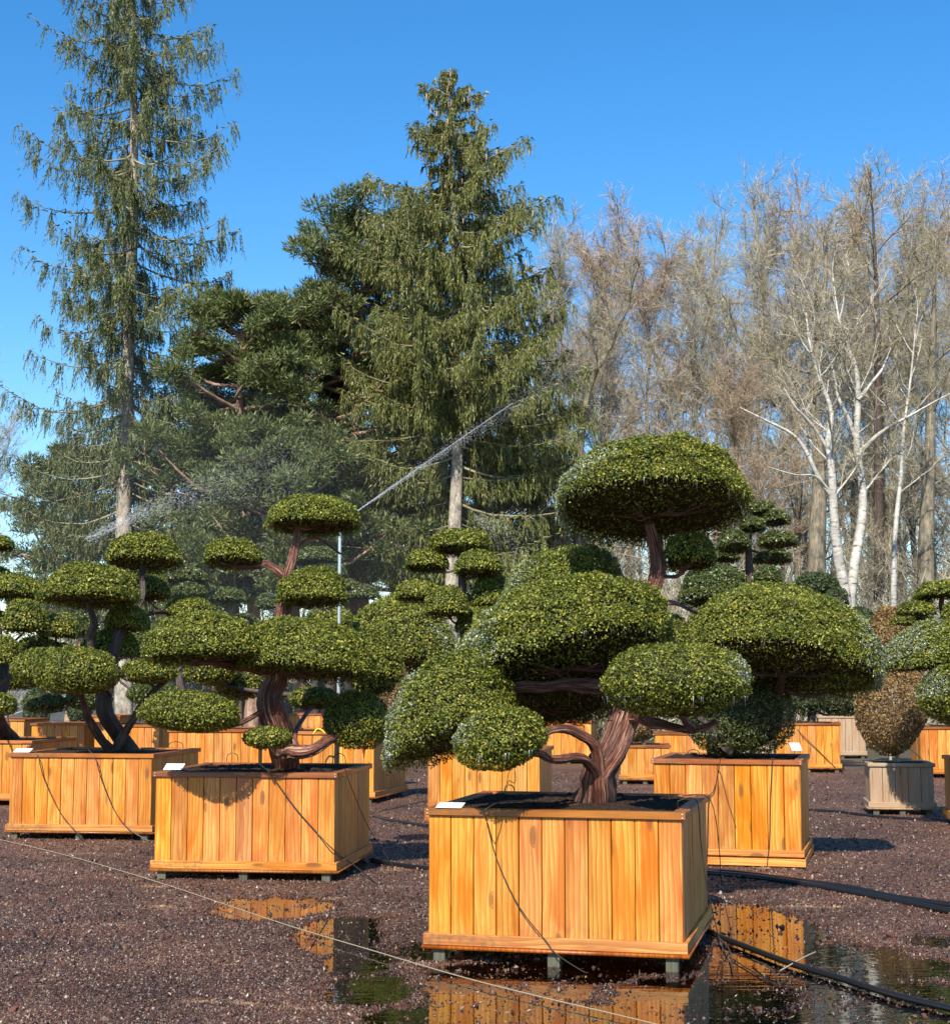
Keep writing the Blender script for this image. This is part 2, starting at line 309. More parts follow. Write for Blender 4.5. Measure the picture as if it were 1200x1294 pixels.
def leaves(mb, P, Nn, L, wid, rng, mi=0, jit=.7, tri=False):
    """one small folded leaf per point, facing roughly along Nn"""
    n = len(P); Nn = unit(Nn + rng.normal(0, jit, (n, 3))); r = rng.normal(0, 1, (n, 3))
    A = unit(np.cross(Nn, r)); B = np.cross(Nn, A); L = np.asarray(L) * (0.7 + .6 * rng.random(n)); L = L[:, None]; w = L * wid
    a = P - A * L * .5; c = P + A * L * .5
    if tri:
        V = np.stack([a - B * w * .5, a + B * w * .5, c], 1).reshape(-1, 3); F_ = np.arange(n * 3).reshape(-1, 3)
    else:
        V = np.stack([a, P + B * w * .5 - A * L * .05, c, P - B * w * .5 - A * L * .05], 1).reshape(-1, 3); F_ = np.arange(n * 4).reshape(-1, 4)
    if np.ndim(mi): # per leaf material
        for q in np.unique(mi):
            s = np.repeat(mi == q, V.shape[0] // n); k = 3 if tri else 4; cnt = int((mi == q).sum()); mb.add(V[s], np.arange(cnt * k).reshape(-1, k), int(q))
    else: mb.add(V, F_, mi)
def vnoise(P, seed, freq):
    rg = np.random.default_rng(seed); o = np.zeros(len(P))
    for k in range(7):
        d = unit(rg.normal(0, 1, (1, 3)))[0] * freq * (.7 + .9 * rg.random()); o += np.sin(P @ d * 6.28 + rg.random() * 6.28)
    return o / 3.2

# ------------------------------------------------------------------ ground with hollows, puddle sheets, gravel
def vn2(x, y, seed):
    rg = np.random.default_rng(seed); o = np.zeros_like(x)
    for k in range(14):
        a = rg.random() * 6.28; f = rg.uniform(.4, 1.7); o += np.sin((x * math.cos(a) + y * math.sin(a)) * f * 6.28 + rg.random() * 6.28) / 3.7
    return o
# puddle lobes: pixel centre, pixel half sizes, weight
LOBES = [(735, 1292, 215, 30), (640, 1248, 120, 22), (880, 1262, 110, 40), (1010, 1225, 150, 42), (965, 1175, 75, 34), (1120, 1262, 150, 34), (1130, 1222, 110, 16),
         (345, 1146, 75, 15), (430, 1178, 55, 24), (455, 1215, 45, 16), (505, 1284, 55, 12), (1075, 1206, 70, 14), (830, 1215, 100, 18), (690, 1228, 150, 17), (1190, 1190, 40, 8),
         (560, 1200, 50, 14), (470, 1250, 60, 22), (620, 1290, 160, 30), (960, 1290, 200, 40), (738, 1043, 60, 1), (1120, 1330, 300, 50), (760, 1340, 300, 40), (855, 1040, 30, 4), (1056, 1042, 26, 4)]
WL = -.010
def puddle_mask(X, Y):
    m = np.full_like(X, -1.0)
    for cx, cy, hx, hy in LOBES:
        c = gnd(cx, cy); ex = gnd(cx + hx, cy)[0] - c[0]; ey = max((gnd(cx, cy - hy)[1] - gnd(cx, cy + hy)[1]) / 2, .02)
        q = np.sqrt(((X - c[0]) / ex) ** 2 + ((Y - c[1]) / ey) ** 2); m = np.maximum(m, 1 - q)
    return m
def ground_z(X, Y):
    n1 = vn2(X, Y, 3); n2 = vn2(X * 3.1, Y * 3.1, 4); n3 = vn2(X * 9.3, Y * 9.3, 5)
    m = puddle_mask(X, Y) + .16 * n1 + .10 * n2 + .07 * n3
    near = np.clip((17.5 - Y) / 2, 0, 1) * np.clip((X + 4.8) / 1, 0, 1)
    k = np.clip(m * 1.9 + .60, 0, 1) * near
    return .0035 * n1 * near + .0022 * n2 + .0016 * n3 + .004 - .025 * k * k * (3 - 2 * k)
def axis(lo, hi, st, far_lo, far_hi):
    a = list(np.arange(lo, hi, st)); s = st; x = hi
    while x < far_hi: a.append(x); s *= 1.25; x += s
    a.append(far_hi); s = st; x = lo
    while x > far_lo: s *= 1.25; x -= s; a.insert(0, x)
    return np.array(a)
xs = axis(-4.8, 5.8, .05, -400, 400); ys = axis(7.0, 17.5, .06, -60, 900)
GX, GY = np.meshgrid(xs, ys); GZ = ground_z(GX.ravel(), GY.ravel()).reshape(GX.shape)
far = np.clip((np.hypot(GX, GY - 10) - 22) / 10, 0, 1); GZ = GZ * (1 - far)
nx, ny = len(xs), len(ys); ii, jj = np.meshgrid(np.arange(ny - 1), np.arange(nx - 1), indexing='ij'); q = (ii * nx + jj).ravel()
me = np_mesh('ground', np.stack([GX.ravel(), GY.ravel(), GZ.ravel()], 1), [np.stack([q, q + 1, q + nx + 1, q + nx], 1)], ['gravel_ground'], smooth=True)
link('ground', me, kind='structure')
def sheet(px0, px1, y0, y1):
    me = bpy.data.meshes.new('puddle'); me.from_pydata([(px0, y0, WL), (px1, y0, WL), (px1, y1, WL), (px0, y1, WL)], [], [(0, 1, 2, 3)]); me.materials.append(MAT['puddle_water'])
    link('puddle_water', me, kind='structure')
sheet(-1.05, 5.7, 6.2, 13.2); sheet(-4.2, -1.06, 8.5, 13.2)

rng = np.random.default_rng(11)
def pebbles():
    n = 260000; Y = 1 / np.sqrt(rng.uniform(1 / 30.0 ** 2, 1 / 7.4 ** 2, n)); X = rng.uniform(-.36, .36, n) * Y
    Z = ground_z(X, Y); sc = rng.lognormal(-.15, .42, n) * .0053 * (Y / 9) ** .6
    ok = (Z + sc > WL - .009) | (rng.random(n) < .25); X, Y, Z, sc = X[ok], Y[ok], Z[ok], sc[ok]; n = len(X)
    me = bpy.data.meshes.new('gravel'); me.vertices.add(n); me.vertices.foreach_set('co', np.stack([X, Y, Z + sc * .25], 1).astype(np.float32).ravel())
    a = me.attributes.new('sc', 'FLOAT', 'POINT'); a.data.foreach_set('value', sc.astype(np.float32))
    a = me.attributes.new('rt', 'FLOAT_VECTOR', 'POINT'); a.data.foreach_set('vector', (rng.random((n, 3)) * 6.28).astype(np.float32).ravel())
    o = link('gravel', me, kind='stuff')
    protos = []
    for k in range(4):
        bm = bmesh.new(); bmesh.ops.create_icosphere(bm, subdivisions=1, radius=1)
        for v in bm.verts: v.co = Vector((v.co.x * (1.25 + .2 * k % .5), v.co.y * .95, v.co.z * .62)) * (1 + rng.normal(0, .13))
        pm = bpy.data.meshes.new('pebble'); bm.to_mesh(pm); bm.free(); pm.materials.append(MAT['pebble']); protos.append(pm)
    ng = bpy.data.node_groups.new('gravel_scatter', 'GeometryNodeTree')
    ng.interface.new_socket('Geometry', in_out='INPUT', socket_type='NodeSocketGeometry'); ng.interface.new_socket('Geometry', in_out='OUTPUT', socket_type='NodeSocketGeometry')
    gi = ng.nodes.new('NodeGroupInput'); go = ng.nodes.new('NodeGroupOutput'); L = ng.links
    m2p = ng.nodes.new('GeometryNodeMeshToPoints'); L.new(gi.outputs[0], m2p.inputs['Mesh'])
    g2 = ng.nodes.new('GeometryNodeGeometryToInstance')
    for pm in protos:
        t = bpy.data.objects.new('pebble_source', pm)    # carries the source mesh only, never linked to the scene
        on = ng.nodes.new('GeometryNodeObjectInfo'); on.inputs[0].default_value = t; L.new(on.outputs['Geometry'], g2.inputs[0])
    ip = ng.nodes.new('GeometryNodeInstanceOnPoints'); L.new(m2p.outputs[0], ip.inputs['Points']); L.new(g2.outputs[0], ip.inputs['Instance'])
    ip.inputs['Pick Instance'].default_value = True
    ri = ng.nodes.new('FunctionNodeRandomValue'); ri.data_type = 'INT'; ri.inputs[4].default_value = 0; ri.inputs[5].default_value = 3
    L.new(ri.outputs[2], ip.inputs['Instance Index'])
    a1 = ng.nodes.new('GeometryNodeInputNamedAttribute'); a1.data_type = 'FLOAT'; a1.inputs[0].default_value = 'sc'; L.new(a1.outputs[0], ip.inputs['Scale'])
    a2 = ng.nodes.new('GeometryNodeInputNamedAttribute'); a2.data_type = 'FLOAT_VECTOR'; a2.inputs[0].default_value = 'rt'; L.new(a2.outputs[0], ip.inputs['Rotation'])
    L.new(ip.outputs[0], go.inputs[0])
    md = o.modifiers.new('scatter', 'NODES'); md.node_group = ng
pebbles()

# ------------------------------------------------------------------ wooden planters
_board = {}
def board(w, t, h, mat):
    k = (round(w, 3), round(t, 3), round(h, 3), mat)
    if k not in _board:
        bm = bmesh.new(); bmesh.ops.create_cube(bm, size=1)
        for v in bm.verts: v.co = Vector((v.co.x * w, v.co.y * t, v.co.z * h))
        bmesh.ops.bevel(bm, geom=[e for e in bm.edges if abs(e.verts[0].co.z - e.verts[1].co.z) > h * .5], offset=.0045, segments=1, affect='EDGES')
        me = bpy.data.meshes.new('board'); bm.to_mesh(me); bm.free(); me.materials.append(MAT[mat]); _board[k] = me
    return _board[k]
RG = random.Random(5)
def put(name, me, parent, loc, rot=(0, 0, 0), label=None):
    o = bpy.data.objects.new(name, me); COL.objects.link(o); o.parent = parent; o.location = loc; o.rotation_euler = rot
    if label: o['label'] = label
    return o
PI2 = math.pi / 2
def screw_mesh():
    if 'screw' not in bpy.data.meshes:
        a = np.arange(8) * math.pi / 4; V = [(.0048 * math.cos(q), 0, .0048 * math.sin(q)) for q in a] + [(0, -.0014, 0)]
        me = bpy.data.meshes.new('screw'); me.from_pydata(V, [], [[i, (i + 1) % 8, 8] for i in range(8)]); me.materials.append(MAT['screw'])
    return bpy.data.meshes['screw']
def planter(label, xl, xr, yg, ytop, th, mat='larch', H=None, D=None, side=1, tiers=0, label_group=None, pw=.145):
    """front-right ground corner seen at (xr, yg), front-left at xl; th = degrees turned clockwise"""
    c = gnd(xr, yg); t = R(th); w = np.array((math.cos(t), -math.sin(t), 0)); dd = np.array((math.sin(t), math.cos(t), 0))
    r = ray(xl, yg); kl = r[0] / r[1]; Wd = (c[0] - kl * c[1]) / (w[0] - kl * w[1])
    if H is None:
        H = at(xr, ytop, c[1])[2]
    Dp = D or Wd
    cen = c - w * Wd / 2 + dd * Dp / 2
    root = thing('planter', label, 'planter', (cen[0], cen[1], 0), -t, 'timber planters in the nursery yard')
    fh = .072 if not tiers else .012
    rim = 'larch_rim' if mat == 'larch' else mat
    z0, z1 = fh + .02, H - .035; ph = z1 - z0; T = .026
    hx, hy = Wd / 2, Dp / 2
    def row(x0, x1, y, ang, vis):
        L = x1 - x0; n = max(3, round(L / pw)); bw = L / n
        for i in range(n):
            off = RG.uniform(-.0022, .0022); cx = x0 + (i + .5) * bw
            p = (cx, y + off, z0 + ph / 2)
            if ang == 1: p = (y + off, cx, z0 + ph / 2)
            put('plank', board(bw - .0045, T, ph, mat), root, p, (RG.uniform(-.0015, .0015), 0, PI2 * ang))
    row(-hx, hx, -hy + T / 2, 0, 1)
    sx_ = hx - T / 2 if side > 0 else -hx + T / 2
    row(-hy + T + .002, hy - .002, sx_, 1, 1)
    # the two sides turned away: boards of one joined piece
    mb = MB()
    def cube(x0, x1, y0, y1, za, zb):
        V = [(x, y, z) for z in (za, zb) for y in (y0, y1) for x in (x0, x1)]
        mb.add(V, [(0, 2, 3, 1), (4, 5, 7, 6), (0, 1, 5, 4), (2, 6, 7, 3), (0, 4, 6, 2), (1, 3, 7, 5)])
    n = max(3, round(Wd / pw)); bw = (Wd - .06) / n
    for i in range(n): cube(-hx + .03 + i * bw + .002, -hx + .03 + (i + 1) * bw - .002, hy - T, hy - .001 * (i % 2), z0, z1)
    n = max(3, round(Dp / pw)); bw = (Dp - .06) / n; sg = -1 if side > 0 else 1
    for i in range(n):
        a_, b_ = sorted((sg * hx, sg * (hx - T))); cube(a_, b_, -hy + .03 + i * bw + .002, -hy + .03 + (i + 1) * bw - .002, z0, z1)
    link('rear_boards', mb.mesh('rear_boards', [mat]), root, kind='stuff')
    # rim
    rw, rt, oh = .085, .045, .022
    zr = H - rt / 2
    Lf = Wd + 2 * oh; Ls = Dp + 2 * oh - 2 * rw - .004
    for sgn in (-1, 1):
        put('rim_board', board(rw, rt, Lf, rim), root, (0, sgn * (hy + oh - rw / 2), zr), (PI2, 0, PI2))
        put('rim_board', board(rw, rt, Ls, rim), root, (sgn * (hx + oh - rw / 2), 0, zr - .001), (PI2, 0, 0))
    # base boards and lip
    bh = .07; bt = .026
    def ring(z, bh, bt, out):
        for sgn in (-1, 1):
            put('base_board', board(bh, bt, Wd + 2 * (out + bt), rim if mat != 'larch' else 'larch'), root, (0, sgn * (hy + out + bt / 2 + .001), z + bh / 2), (0, PI2, 0))
            put('base_board', board(bh, bt, Dp + 2 * out - .002, rim if mat != 'larch' else 'larch'), root, (sgn * (hx + out + bt / 2 + .001), 0, z + bh / 2), (0, PI2, PI2))
    if tiers:
        ring(.10, .06, .026, 0); ring(.015, .07, .026, .012)
    else:
        ring(fh + .022, bh, bt, 0)
    mb = MB(); cube_z = fh
    e = .036
    V = [(x, y, z) for z in (fh, fh + .02) for y in (-hy - e, hy + e) for x in (-hx - e, hx + e)]
    mb.add(V, [(0, 2, 3, 1), (4, 5, 7, 6), (0, 1, 5, 4), (2, 6, 7, 3), (0, 4, 6, 2), (1, 3, 7, 5)])
    link('base_slab', mb.mesh('base_slab', [rim]), root)
    if not tiers:
        fm = board(.075, .075, fh + .03, 'foot_wood')
        for yy in (-hy + .03, 0, hy - .06):
            for xx in (-hx + .07, 0, hx - .07): put('foot', fm, root, (xx, yy, (fh + .03) / 2 - .032))
    if cen[1] < 17 and mat == 'larch':
        for sgn in (-1, 1):
            for dz in (-.011, .011): put('screw', screw_mesh(), root, (sgn * (hx + oh - .018), -hy - oh - .002, H - rt / 2 + dz))
    # soil
    g = 52 if cen[1] < 17 else 12; xx, yy = np.meshgrid(np.linspace(-hx + T + .002, hx - T - .002, g), np.linspace(-hy + T + .002, hy - T - .002, g))
    rg = np.random.default_rng(int(abs(cen[0]) * 1000) + 3)
    zz = H - .036 + .03 * np.exp(-(xx ** 2 + yy ** 2) / (.35 * Wd ** 2)) + np.abs(rg.normal(0, .008 if g > 20 else .005, xx.shape))
    q = (np.arange(g - 1)[:, None] * g + np.arange(g - 1)[None]).ravel()
    link('soil', np_mesh('soil', np.stack([xx.ravel(), yy.ravel(), zz.ravel()], 1), [np.stack([q, q + 1, q + g + 1, q + g], 1)], ['soil'], smooth=False), root)
    info = dict(c=cen, W=Wd, D=Dp, H=H, t=t, w=w, d=dd, root=root)
    info['pt'] = lambda u, v, z: cen + w * u * Wd / 2 + dd * v * Dp / 2 + np.array((0, 0, z))
    return info
BX = {}
BX['A'] = planter('nearest orange timber planter with the biggest clipped tree, feet in a puddle', 541, 864, 1227, 1027, 13.5)
BX['B'] = planter('orange timber planter with a white card on its left rim corner, holding the red-trunked bonsai', 194, 422, 1115, 977, 7)
BX['C'] = planter('timber planter at the left with two black wires crossing its front boards', 10, 190, 1063, 953, 8)
BX['D'] = planter('timber planter cut by the left picture edge, just behind the one crossed by two wires', -95, 37, 1019, 936, 9)
BX['F'] = planter('timber planter with a red strap hanging on its front, behind the red-trunked bonsai', 330, 472, 1016, 925, 13)
BX['G'] = planter('plain timber planter behind and left of the one with the red strap', 212, 326, gy(25.0), 922, 5)
BX['H'] = planter('far timber planter seen between the twisted trunks of the left bonsai', 118, 200, gy(29), 916, 10)
BX['I'] = planter('small far timber planter behind the left bonsai trunks', 38, 106, gy(29.5), 914, 3)
BX['J'] = planter('farthest timber planter at the left edge, its top barely above the row', -50, 29, gy(32), 909, 6)
BX['K'] = planter('timber planter directly behind the front one, half hidden by the small low foliage pad', 540, 682, gy(18.4), 948, 9)
BX['L'] = planter('bright orange timber planter on a two-step plinth, right of the front one', 827, 1013, 1098, 961, 14.8, tiers=1)
BX['M'] = planter('small weathered grey-brown planter holding the brown egg-shaped shrub', 1100, 1181, 1031, 965, 9, mat='weathered_wood', side=-1)
BX['N'] = planter('far orange timber planter between the plinth planter and the brown egg-shaped shrub', 981, 1062, 977, 914, 12)
BX['O'] = planter('faded grey planter mostly hidden behind the far orange planter near the brown shrub', 1035, 1094, 959, 905, 10, mat='weathered_wood')
BX['P'] = planter('yellow-orange timber planter cut by the right picture edge', 1164, 1262, 984, 919, 8, side=-1)
BX['Q'] = planter('low timber planter with a small bare shrub, left of the plinth planter', 784, 846, 992, 942, 6, D=1.0)
BX['R'] = planter('far timber planter just above the rim of the plinth planter, left end', 828, 898, gy(30.5), 926, 5)
BX['V'] = planter('pale weathered planter behind the plinth planter, under the slender cloud tree', 925, 978, gy(34), 922, 4, mat='weathered_wood')
BX['S'] = planter('far timber planter seen left of the leaning front trunk', 690, 747, gy(33), 911, 12)
BX['T'] = planter('pale weathered planter farthest back, behind the leaning front trunk', 722, 752, gy(50), 893, 4, mat='weathered_wood')
BX['U'] = planter('far timber planter in the gap between the strap planter and the front planter', 490, 527, gy(35), 912, 9)

# ------------------------------------------------------------------ clipped cloud-pruned trees
def pad_mesh(c, rx, ry, up, dn, Y, mat, seed, frost=None, dens=1.0, tilt=0.0, coverage=1.9, k=0.0, flat=False):
    rg = np.random.default_rng(seed); mb = MB()
    L = max(.0175, Y * .00150); wid = .62
    area = 2 * math.pi * rx * ry * .55 + math.pi * (rx + ry) * (up) * .9
    n = int(min(80000, dens * (coverage if Y < 21 else coverage * .75) * area / (L * L * wid * .5)))
    d = unit(rg.normal(0, 1, (int(n * 1.9), 3)))
    pk = np.where(d[:, 2] < -.02, .045 if flat else .75, 1.0); d = d[rg.random(len(d)) < pk][:n]; n = len(d)
    lump = vnoise(d * 1.0, seed + 1, .7) * .045 + vnoise(d, seed + 2, 2.1) * .03 + vnoise(d, seed + 5, 5) * .02
    inset = rg.random(n) ** 1.6; r = 1 + lump + np.abs(rg.normal(0, .012, n)) - inset * min(.12, .055 / rx)
    dz = np.abs(d[:, 2]); hr = np.sqrt(np.maximum(1 - dz ** 2, 0)) ** .86; cf = 1 - min(.15, .075 / rx)
    if flat: hr = np.where(d[:, 2] < 0, np.sqrt(rg.random(n)) * .98, hr)
    hor = unit(d[:, :2] + 1e-9) * hr[:, None]
    if flat: zl = -dn * (.45 + .55 * np.abs(vnoise(d, seed + 9, 1.8)) + .25 * rg.random(n))
    else: zl = d[:, 2] * dn
    z = np.where(d[:, 2] > 0, d[:, 2] * up, zl)
    P = np.stack([hor[:, 0] * rx * r, hor[:, 1] * ry * r, z * r], 1)
    Nn = np.stack([d[:, 0] / rx, d[:, 1] / ry, d[:, 2] / np.where(d[:, 2] > 0, up, dn)], 1); Nn = unit(Nn); Nn[:, 2] += .3 * (d[:, 2] > 0); Nn = unit(Nn)
    if flat: P[:, 2] -= np.where((d[:, 2] > 0) & (d[:, 2] < .3), rg.random(n) ** 2 * min(.07, up * .16), 0)
    P[:, 2] += P[:, 0] * tilt - P[:, 1] * k
    mi = np.zeros(n, int)
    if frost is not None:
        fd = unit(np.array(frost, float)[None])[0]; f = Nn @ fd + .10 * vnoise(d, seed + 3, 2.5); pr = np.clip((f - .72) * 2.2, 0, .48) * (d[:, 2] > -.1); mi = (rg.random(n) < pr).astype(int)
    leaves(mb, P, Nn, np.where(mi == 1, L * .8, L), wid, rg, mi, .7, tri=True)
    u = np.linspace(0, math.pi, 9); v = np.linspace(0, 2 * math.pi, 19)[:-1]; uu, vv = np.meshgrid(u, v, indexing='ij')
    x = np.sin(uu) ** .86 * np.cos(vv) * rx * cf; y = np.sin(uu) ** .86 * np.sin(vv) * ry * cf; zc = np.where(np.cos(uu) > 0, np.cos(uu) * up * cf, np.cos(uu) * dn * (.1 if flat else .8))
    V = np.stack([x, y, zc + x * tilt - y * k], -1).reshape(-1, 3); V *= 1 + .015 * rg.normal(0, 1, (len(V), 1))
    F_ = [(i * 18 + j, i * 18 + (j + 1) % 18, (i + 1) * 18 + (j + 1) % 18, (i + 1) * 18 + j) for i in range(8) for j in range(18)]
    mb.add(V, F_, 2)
    return mb, L
def twigs_under(root_p, c, rx, ry, dn, seed, n=14, r0=.011, bend=.25):
    """fan of small limbs from the branch end up into the pad"""
    rg = np.random.default_rng(seed); mb = MB()
    for i in range(n):
        a = i * 2.399 + rg.random(); q = math.sqrt((i + .5) / n) * .8; e = np.array((math.cos(a) * rx * q, math.sin(a) * ry * q, -dn * .15))
        mid = root_p * .5 + e * .5 + np.array((0, 0, -dn * bend)) + rg.normal(0, .02, 3)
        tube(mb, [root_p, mid, e], [r0 * 1.5, r0, r0 * .35], 5, 6, cap=False)
    return mb
CL = {}
def cloud_tree(name, label, base, pads, trunks, group='cloud-pruned trees in planters', leaf='holly_leaf', tmat='peeling_bark', seed=1, frost=None, ice=False, cat='clipped tree', root_twigs=True):
    """pads: (l, r, top, bottom, depth Y, {opts}) in the photo; trunks: list of ([(px,py,Y)...], [radii m])"""
    root = thing(name, label, cat, (base[0], base[1], base[2]), 0, group)
    b0 = np.array(base, float); rg = np.random.default_rng(seed)
    ends = []
    for k, (pts, rad) in enumerate(trunks):
        P = np.array([b0 if p is None else at(*p) for p in pts]) - b0
        mb = MB(); big = rad[0] > .03
        if big: P = spline(P, max(9, len(P) * 2)); rr_ = np.interp(np.linspace(0, 1, len(P)), np.linspace(0, 1, len(rad)), rad); P[1:-1] += rg.normal(0, .13, (len(P) - 2, 3)) * rr_[1:-1, None]
        tube(mb, P, rad, 28 if big and base[1] < 16 else 14 if big else 7, 44 if big and base[1] < 16 else 26 if big else 12, .16 if big else .10, rg)
        link('trunk' if k == 0 else 'branch', mb.mesh('limb', [tmat], True), root)
        sp_ = spline(P, 14); ends.append(sp_)
    allp = np.vstack(ends)
    for k, pd in enumerate(pads):
        l, r_, t, b_, Y = pd[:5]; o = pd[5] if len(pd) > 5 else {}
        rx = (r_ - l) / 2 / F * Y * 1.0; h = (b_ - t) / F * Y; ry = rx * o.get('dy', .88)
        us = o.get('us', float(np.clip((861 - (t + b_) / 2) / 170 * .5, 0, .52)) if b_ < 880 else 0); flat = us > .08
        if flat:
            kk = min(.34, max(-.1, us * h / (2 * ry) - (at(600, b_, Y)[2] - CAM_H) / Y)); ue = 2 * ry * (kk + (at(600, b_, Y)[2] - CAM_H) / Y); up = math.sqrt(max((h * .965 - ue / 2) ** 2 - (kk * ry) ** 2, (h * .3) ** 2)); dn = .09 * h; c = at((l + r_) / 2, b_, Y) - b0; c[2] += ue / 2
        else: kk = 0.0; up, dn = h * .54, h * .46; c = at((l + r_) / 2, t + (b_ - t) * .54, Y) - b0
        fr = o.get('frost', frost)
        mb, L = pad_mesh(c, rx, ry, up, dn, Y, leaf, seed * 100 + k, fr, o.get('dens', 1), o.get('tilt', 0), k=kk, flat=flat)
        po = link('foliage_pad', mb.mesh('foliage_pad', [o.get('leaf', leaf), 'frost', 'shaded_twig_core']), root, tuple(c))
        # branch from the nearest limb point lower than the pad
        low = allp.copy(); dist = np.linalg.norm(low - (c - np.array((0, 0, dn))), axis=1) + 1.5 * np.maximum(0, low[:, 2] - c[2])
        s = low[int(dist.argmin())]; e = c + np.array((0, 0, -dn * .75)); v = e - s; ln = np.linalg.norm(v)
        if ln > rx * .25 and not o.get('nb'):
            mid = s + v * .5 + np.array((0, 0, -.14 * ln)) + rg.normal(0, .035 * ln, 3)
            mb = MB(); rr = max(.012, min(.04, rx * .05)); tube(mb, [s, mid, e], [rr * 1.3, rr, rr * .7], 8, 10, .12, rg); link('branch', mb.mesh('limb', [tmat], True), root)
        if Y < 20:
            mb = twigs_under(np.array((0, 0, -dn * .8)), c, rx, ry, dn, seed * 31 + k, 16 if Y < 16 else 9, max(.004, rx * .011))
            link('twigs', mb.mesh('twigs', [tmat], True), po, kind='stuff')
        if ice and o.get('ice', True):
            n = int(70 * rx); a = rg.random(n) * 6.28; q = .90 + .08 * rg.random(n); mbi = MB()
            px_, py_ = np.cos(a) * rx * q, np.sin(a) * ry * q; z0 = -dn * .4 + px_ * o.get('tilt', 0) - py_ * kk; ll = .02 + .07 * rg.random(n) ** 2; w = .0028
            for i in range(n):
                V = [(px_[i] - w, py_[i], z0[i]), (px_[i] + w, py_[i] - w, z0[i]), (px_[i], py_[i] + w, z0[i]), (px_[i], py_[i], z0[i] - ll[i])]
                mbi.add(V, [(0, 1, 3), (1, 2, 3), (2, 0, 3)])
            link('icicles', mbi.mesh('icicles', ['icicle']), po, kind='stuff')
    return root

A = BX['A']; sb = A['pt'](.12, .05, A['H'] - .06)
cloud_tree('cloud_pruned_tree', 'biggest cloud-pruned tree with a leaning peeling reddish trunk, in the nearest planter', sb, [
    (698, 948, 555, 684, 10.5, dict(frost=(-.8, -.1, .6), us=.66, dy=.95)),
    (628, 805, 688, 800, 11.3, dict(frost=(-.85, -.1, .5), ice=False, us=.2)),
    (576, 848, 729, 876, 10.3, dict(frost=(-.85, -.1, .5), tilt=.20, dy=.85, us=.55)),
    (482, 648, 826, 952, 10.15, dict(frost=(-.85, -.1, .5), tilt=.34, us=.36, dy=.8)),
    (573, 688, 893, 972, 9.6, dict(frost=(-.85, -.1, .5), tilt=.10)),
    (763, 946, 812, 905, 9.45, dict(frost=(.9, -.1, .45), us=.05)),
    (600, 775, 822, 915, 11.2, dict(ice=False, us=.6, nb=1)),
    (838, 905, 670, 722, 10.6, dict(ice=False)),
    (832, 872, 776, 815, 10.9, dict(ice=False)),
    ], [
    ([None, (762, 975, 10.3), (786, 915, 10.35), (802, 855, 10.5), (812, 790, 10.6), (828, 735, 10.6), (830, 700, 10.6), (820, 662, 10.55)], [.125, .105, .09, .075, .056, .047, .041, .034]),
    ([(762, 985, 10.3), (752, 945, 10.2), (728, 925, 10.1), (700, 922, 10.0), (670, 935, 9.8)], [.042, .034, .029, .025, .02]),
    ([(757, 980, 10.3), (735, 958, 10.1), (700, 960, 9.95), (675, 952, 9.8), (640, 955, 9.65)], [.036, .027, .023, .02, .015]),
    ([(800, 905, 10.3), (830, 915, 9.9), (875, 922, 9.6), (905, 912, 9.5)], [.04, .03, .022, .014]),
    ([(790, 880, 10.4), (750, 868, 10.3), (700, 865, 10.2), (640, 872, 10.2), (590, 905, 10.15)], [.055, .045, .035, .028, .02]),
    ([(805, 830, 10.5), (780, 815, 10.4), (740, 812, 10.35)], [.05, .04, .03]),
    ([(822, 770, 10.6), (850, 762, 10.8), (880, 775, 11.0)], [.02, .016, .012]),
    ([(832, 728, 10.6), (855, 728, 10.6), (868, 715, 10.6)], [.016, .013, .01]),
    ], seed=2, ice=True)

B = BX['B']; sb = B['pt'](.22, .0, B['H'] - .06)
cloud_tree('cloud_pruned_tree', 'open bonsai with twisting red-brown trunk and a small low tuft', sb, [
    (335, 455, 626, 676, 14.1), (257, 331, 679, 719, 14.1), (350, 440, 717, 766, 13.9), (178, 338, 771, 838, 13.7, dict(dy=.8, us=.3, tilt=.03)),
    (300, 475, 780, 856, 13.9, dict(dy=.8, tilt=-.07, us=.3)), (425, 508, 786, 852, 14.3, dict(tilt=-.2)), (178, 303, 874, 925, 13.4, dict(tilt=-.04)),
    (307, 369, 918, 946, 13.6), (408, 492, 874, 945, 14.3), (366, 428, 868, 896, 15.0)], [
    ([None, (347, 900, 14.1), (345, 850, 14.1), (352, 800, 14.1), (362, 740, 14.1), (372, 700, 14.1), (377, 665, 14.1)], [.125, .10, .09, .068, .05, .04, .03]),
    ([(358, 728, 14.1), (340, 714, 14.1), (315, 717, 14.1), (292, 714, 14.1)], [.04, .03, .024, .016]),
    ([(353, 948, 14.12), (370, 951, 14.08), (400, 944, 14.1), (425, 930, 14.2), (450, 920, 14.3)], [.05, .062, .05, .04, .028]),
    ([(380, 955, 14.1), (372, 930, 14.2), (385, 905, 14.5), (398, 890, 14.9)], [.03, .026, .02, .015]),
    ([(348, 850, 14.1), (300, 842, 13.9), (255, 835, 13.7), (235, 838, 13.6)], [.04, .034, .026, .018]),
    ([(350, 845, 14.1), (385, 848, 14.1), (425, 842, 14.2), (455, 838, 14.3)], [.045, .036, .028, .018]),
    ([(346, 890, 14.1), (300, 915, 13.8), (262, 918, 13.5)], [.03, .022, .015]),
    ([(376, 690, 14.1), (400, 680, 14.3), (430, 700, 14.6)], [.02, .014, .01]),
    ], seed=3)
C_ = BX['C']; sb = C_['pt'](.35, .05, C_['H'] - .06)
